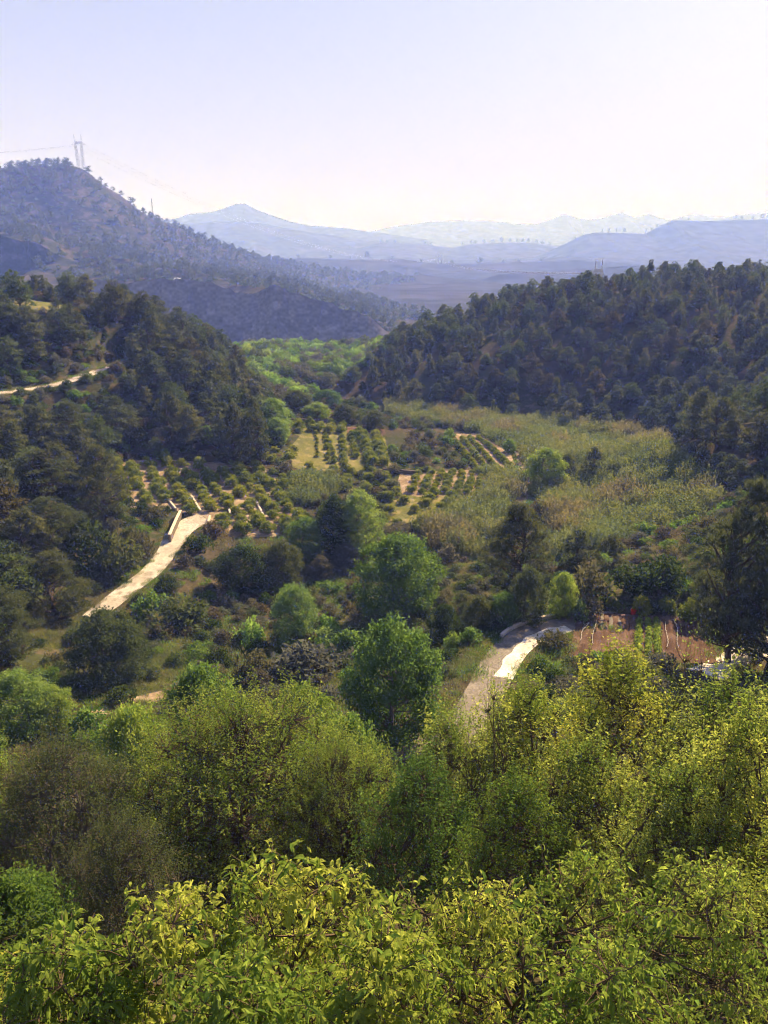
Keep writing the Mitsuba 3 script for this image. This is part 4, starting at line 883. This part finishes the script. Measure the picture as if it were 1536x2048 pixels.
for px, lab in (([(352,1022), (318,978)], 'low channel wall running up from the top of the concrete track'), ([(402,1026), (383,996)], 'low channel wall second from the track in the lower orchard'),
                ([(462,1034), (446,988)], 'low channel wall in the middle of the lower orchard'), ([(530,1042), (510,1000)], 'low channel wall at the right side of the lower orchard'), ([(284,962), (268,930)], 'low channel wall at the upper left of the lower orchard')):
    wall('channel_wall', px, 0.4, 0.3, 'coping', lab, 'wall', 'irrigation channel walls in the lower orchard')

# the lane's pale strip
_s = ROAD_C[(project(ROAD_C)[0] > 985) & (project(ROAD_C)[0] < 1135)]
_t = np.gradient(_s[:, :2], axis=0); _t /= np.linalg.norm(_t, axis=1, keepdims=True); _n = np.c_[-_t[:, 1], _t[:, 0]]
if (_n[len(_n) // 2] @ np.array([1.0, -0.6])) < 0: _n = -_n
_w = 0.25 + 0.9 * fbm2(_s[:, 0], _s[:, 1], 1.6, 3, 12)
drape('concrete_apron', np.vstack([_s[:, :2] + _n * 1.5, (_s[:, :2] + _n * _w[:, None])[::-1]]),
      'pale_concrete_mat', 0.075, 0.4, 'glaring pale concrete strip along the inner side of the lane')

# the vegetable plot
o, e = at_z(1300, 1328, 7.9), at_z(1301, 1234, 7.9)
along = (e - o)[:2] / np.linalg.norm((e - o)[:2]); across = np.array([along[1], -along[0]])
ga, gb = np.meshgrid(np.arange(-9, 9, 0.1), np.arange(-2, 14, 0.35), indexing='ij')
q = o[:2] + ga[..., None] * across + gb[..., None] * along
edge_fade = np.clip((shapely.distance(shapely.Polygon([p[:2] for p in PLOT]).exterior, shapely.points(q[..., 0], q[..., 1]))) / 1.2, 0, 1)
zz = H(q[..., 0], q[..., 1]) + 0.08 + 0.055 * edge_fade * np.sin(2 * np.pi * (ga + 0.06 * np.sin(gb)) / 0.78) + 0.07 * fbm2(q[..., 0], q[..., 1], 0.5, 3, 3)
fm = grid_mesh(q[..., 0], q[..., 1], zz)
cen = fm.vertices[fm.faces].mean(1)
fm.update_faces(shapely.contains_xy(shapely.Polygon([p[:2] for p in PLOT]).buffer(-0.2), cen[:, 0], cen[:, 1])); fm.remove_unreferenced_vertices()
struct('ploughed_field', fm, 'ploughed_mat', label='vegetable plot of reddish brown furrows')
add_kind('lettuce', [{'leaf': (make_bush(190 + i, 0.32, 0.24, 6, 0.11, 8, 2, 0.16, 0.10)[1], 'fresh_leaves')} for i in range(2)], 0.24, 0.32)
for p0, p1, lab in (((1276, 1310), (1278, 1240), 'left'), ((1297, 1310), (1297, 1241), 'middle'), ((1317, 1310), (1313, 1241), 'right')):
    a, b = at_z(*p0, 8.0), at_z(*p1, 8.0)
    for t in np.linspace(0, 1, 26):
        p = a + (b - a) * t + [PR.normal(0, 0.03), 0, 0]
        put('lettuce', 'lettuce', (p[0], p[1], float(H(p[0], p[1])) + 0.10), 0.27 * PR.uniform(0.8, 1.2), 0.34 * PR.uniform(0.8, 1.2), f'bright green seedling in the {lab} of the three green rows', 'plant', f'seedlings of the {lab} green row')
def pipe_mesh(pts, r, sides=6):
    pts = np.asarray(pts, float)
    V, F = meshkit_tube(pts, r, sides)
    return trimesh.Trimesh(V, F, process=False)
def meshkit_tube(p, r, sides):
    t = unit(np.gradient(p, axis=0))
    a = unit(np.cross(t, np.where(np.abs(t[:, 2:]) < 0.9, [0, 0, 1.0], [1.0, 0, 0]))); b = np.cross(t, a)
    ang = np.arange(sides) * 2 * np.pi / sides
    V = (p[:, None] + r * (np.cos(ang)[None, :, None] * a[:, None] + np.sin(ang)[None, :, None] * b[:, None])).reshape(-1, 3)
    F = []
    for i in range(len(p) - 1):
        for j in range(sides):
            q = [i * sides + j, i * sides + (j + 1) % sides, (i + 1) * sides + (j + 1) % sides, (i + 1) * sides + j]
            F += [[q[0], q[1], q[2]], [q[0], q[2], q[3]]]
    return V, np.array(F)
for px, lab in (([(1180,1240),(1168,1243),(1170,1250),(1178,1247),(1169,1257),(1163,1268),(1160,1284)], 'looped white irrigation hose at the left end of the furrows'), ([(1194,1241),(1190,1254),(1186,1268),(1186,1290)], 'white irrigation hose second from the left on the furrows'),
                ([(1332,1245),(1331,1260),(1334,1272),(1333,1296)], 'wavy white irrigation hose just right of the green rows'), ([(1345,1240),(1353,1252),(1354,1275),(1358,1298)], 'white irrigation hose farthest right on the furrows')):
    l = smooth_line([at_z(u, v, 8.0) for u, v in px], 0.12); l[:, 2] = H(l[:, 0], l[:, 1]) + 0.22 + 0.03 * np.sin(np.arange(len(l)))
    key = numbered('irrigation_hose'); scene[key] = mikit.ply(pipe_mesh(l, 0.022), 'white_pipe', smooth=True)
    tag(key, lab, 'hose')
bk = hit(1266, 1230)
prof = np.array([[0.0, 0.0], [0.19, 0.0], [0.25, 0.46], [0.27, 0.46], [0.27, 0.5], [0.235, 0.5], [0.18, 0.04], [0.0, 0.04]])
tub = trimesh.creation.revolve(prof, sections=24)
scene['bucket__tub'] = {**mikit.ply(tub, 'red_plastic', smooth=40), 'to_world': T().translate([float(bk[0]), float(bk[1]), float(bk[2]) + 0.02])}
ang = np.linspace(0, np.pi, 14)
scene['bucket__handle'] = {**mikit.ply(pipe_mesh(np.c_[0.26 * np.cos(ang), 0.10 * np.sin(ang), 0.47 + 0.2 * np.sin(ang)], 0.012), 'steel', smooth=True), 'to_world': T().translate([float(bk[0]), float(bk[1]), float(bk[2]) + 0.02])}
tag('bucket', 'red plastic bucket at the far edge of the vegetable plot', 'bucket')

# ---- pylons, mast, wires
def bars(pairs, r):
    a = np.array([p for p, _ in pairs], float); b = np.array([q for _, q in pairs], float)
    return join(tubes(a, b, r, r, 4))
def lattice_leg(x0, x1, y, h, w0, w1, n):
    out, prev = [], None
    for k in range(n + 1):
        t = k / n; x, w = x0 + (x1 - x0) * t, w0 + (w1 - w0) * t
        ring = [np.array([x + sx * w, sy * w + y, h * t]) for sx, sy in ((-1, -1), (1, -1), (1, 1), (-1, 1))]
        if prev:
            for j in range(4): out += [(prev[j], ring[j]), (prev[j], ring[(j + 1) % 4])]
        for j in range(4): out.append((ring[j], ring[(j + 1) % 4]))
        prev = ring
    return out
def pylon(pos, h, yaw, r, label):
    key = numbered('pylon'); w = 0.115 * h
    tw = T().translate([float(v) for v in pos]).rotate([0, 0, 1], yaw)
    def part(n, pairs, rr=r):
        k, c = key + '__' + n, 1
        while k in scene: k = f'{key}__{n}_{c:03d}'; c += 1
        scene[k] = {**mikit.ply(bars(pairs, rr), 'steel'), 'to_world': tw}
    for s in (-1, 1):
        part('leg', lattice_leg(s * 0.62 * w, s * 0.9 * w, 0, 0.72 * h, 0.035 * h, 0.022 * h, 9) + [((s * 0.62 * w, 0, 0.06 * h), (-s * 0.75 * w, 0, 0.68 * h))])
        part('horn', [((s * 0.75 * w, 0, 0.8 * h), (s * 1.05 * w, 0, h)), ((s * 1.1 * w, 0, 0.78 * h), (s * 1.05 * w, 0, h)), ((s * 0.8 * w, 0, 0.86 * h), (s * 1.08 * w, 0, 0.88 * h))])
        part('arm', [((s * 1.05 * w, 0, 0.80 * h), (s * 1.95 * w, 0, 0.71 * h)), ((s * 1.05 * w, 0, 0.74 * h), (s * 1.95 * w, 0, 0.71 * h))])
    beam = []
    for k in range(8):
        x, x2 = (-1.05 + 0.2625 * k) * w, (-1.05 + 0.2625 * (k + 1)) * w
        for y in (-0.02 * h, 0.02 * h): beam += [((x, y, 0.74 * h), (x2, y, 0.80 * h)), ((x, y, 0.74 * h), (x2, y, 0.74 * h)), ((x, y, 0.80 * h), (x2, y, 0.80 * h)), ((x2, y, 0.74 * h), (x2, y, 0.80 * h))]
    part('crossbeam', beam)
    tag(key, label, 'pylon')
    m = np.array(tw.matrix)
    return [(m @ np.array([s * 1.95 * w, 0, 0.71 * h, 1]))[:3] for s in (-1, 1)] + [(m @ np.array([0, 0, 0.72 * h, 1]))[:3]]
def crest(u, y0, y1):
    yy = np.linspace(y0, y1, 40); x = np.array([at_y(u, 400, q)[0] for q in yy]); z = H_MTN(np.c_[x, yy]); b = np.argmin(project(np.c_[x, yy, z])[1])
    return np.array([x[b], yy[b], z[b]])
p0 = crest(163, 1040, 1200); p0[1] += 12; p0[2] = float(H_MTN(p0[:2][None])[0])
h0 = float(at_y(158, 268, p0[1])[2] - p0[2])
E0 = pylon(p0 - [0, 0, 0.3], h0, -12, 0.14, 'tall pale lattice pylon beside the summit of the left mountain')
q1 = at_y(880, 507, 2700); E1 = pylon((q1[0], q1[1], -62), float(q1[2] + 62), -35, 0.7, 'far dark pylon on the hazy plain in the gap')
q2 = at_y(1199, 517, 345); g2 = float(H(q2[0], q2[1])); E2 = pylon((q2[0], q2[1], g2 - 0.3), float(q2[2] - g2), -70, 0.12, 'pylon showing above the pines of the dark right hill')
def wire(a, b, sag, r, label):
    t = np.linspace(0, 1, 60)[:, None]
    p = a + (b - a) * t - [0, 0, 1.0] * (4 * sag * t * (1 - t))
    key = numbered('power_line'); scene[key] = mikit.ply(pipe_mesh(p, r, 4), 'steel')
    tag(key, label, 'power line', 'overhead power lines across the valley')
for i in range(3):
    n = ('left', 'right', 'middle')[i]
    wire(E0[i], E1[i], 55, 0.10, f'{n} wire of the line sagging from the summit pylon to the far pylon')
    wire(E1[i], E2[i], 10, 0.07, f'{n} wire of the line between the far pylon and the right hill pylon')
    wire(E0[i], E0[i] + np.array([-420, -200, 0]), 20, 0.06, f'{n} wire leaving the summit pylon towards the left')
pm = crest(303, 1200, 1380); hm = float(at_y(303, 398, pm[1])[2] - pm[2])
scene['radio_mast'] = {**mikit.ply(bars(lattice_leg(0, 0, 0, hm, 0.5, 0.35, 10), 0.2), 'steel'), 'to_world': T().translate([float(v) for v in pm])}
tag('radio_mast', 'thin radio mast on the descending skyline of the left mountain', 'mast')

# ---- small white hut on the cliff top
yy = 575.0; x = float(at_y(354, 552, yy)[0]); z = float(H_MTN(np.array([[x, yy]]))[0])
hut = trimesh.creation.box((2.6, 2.0, 1.8)); hut.apply_translation((0, 0, 0.7))
roof = trimesh.Trimesh([[-1.5, -1.2, 1.6], [1.5, -1.2, 1.6], [1.5, 1.2, 1.6], [-1.5, 1.2, 1.6], [-1.5, 0, 2.3], [1.5, 0, 2.3]], [[0, 1, 5], [0, 5, 4], [2, 3, 4], [2, 4, 5], [0, 4, 3], [1, 2, 5], [0, 3, 2], [0, 2, 1]], process=False)
for n, m, b in (('wall', hut, 'limewash'), ('roof', roof, 'limewash')): scene['hut__' + n] = {**mikit.ply(m, b), 'to_world': T().translate([x, yy, z]).scale(1.5)}
tag('hut', 'tiny white hut on top of the grey cliff', 'hut')
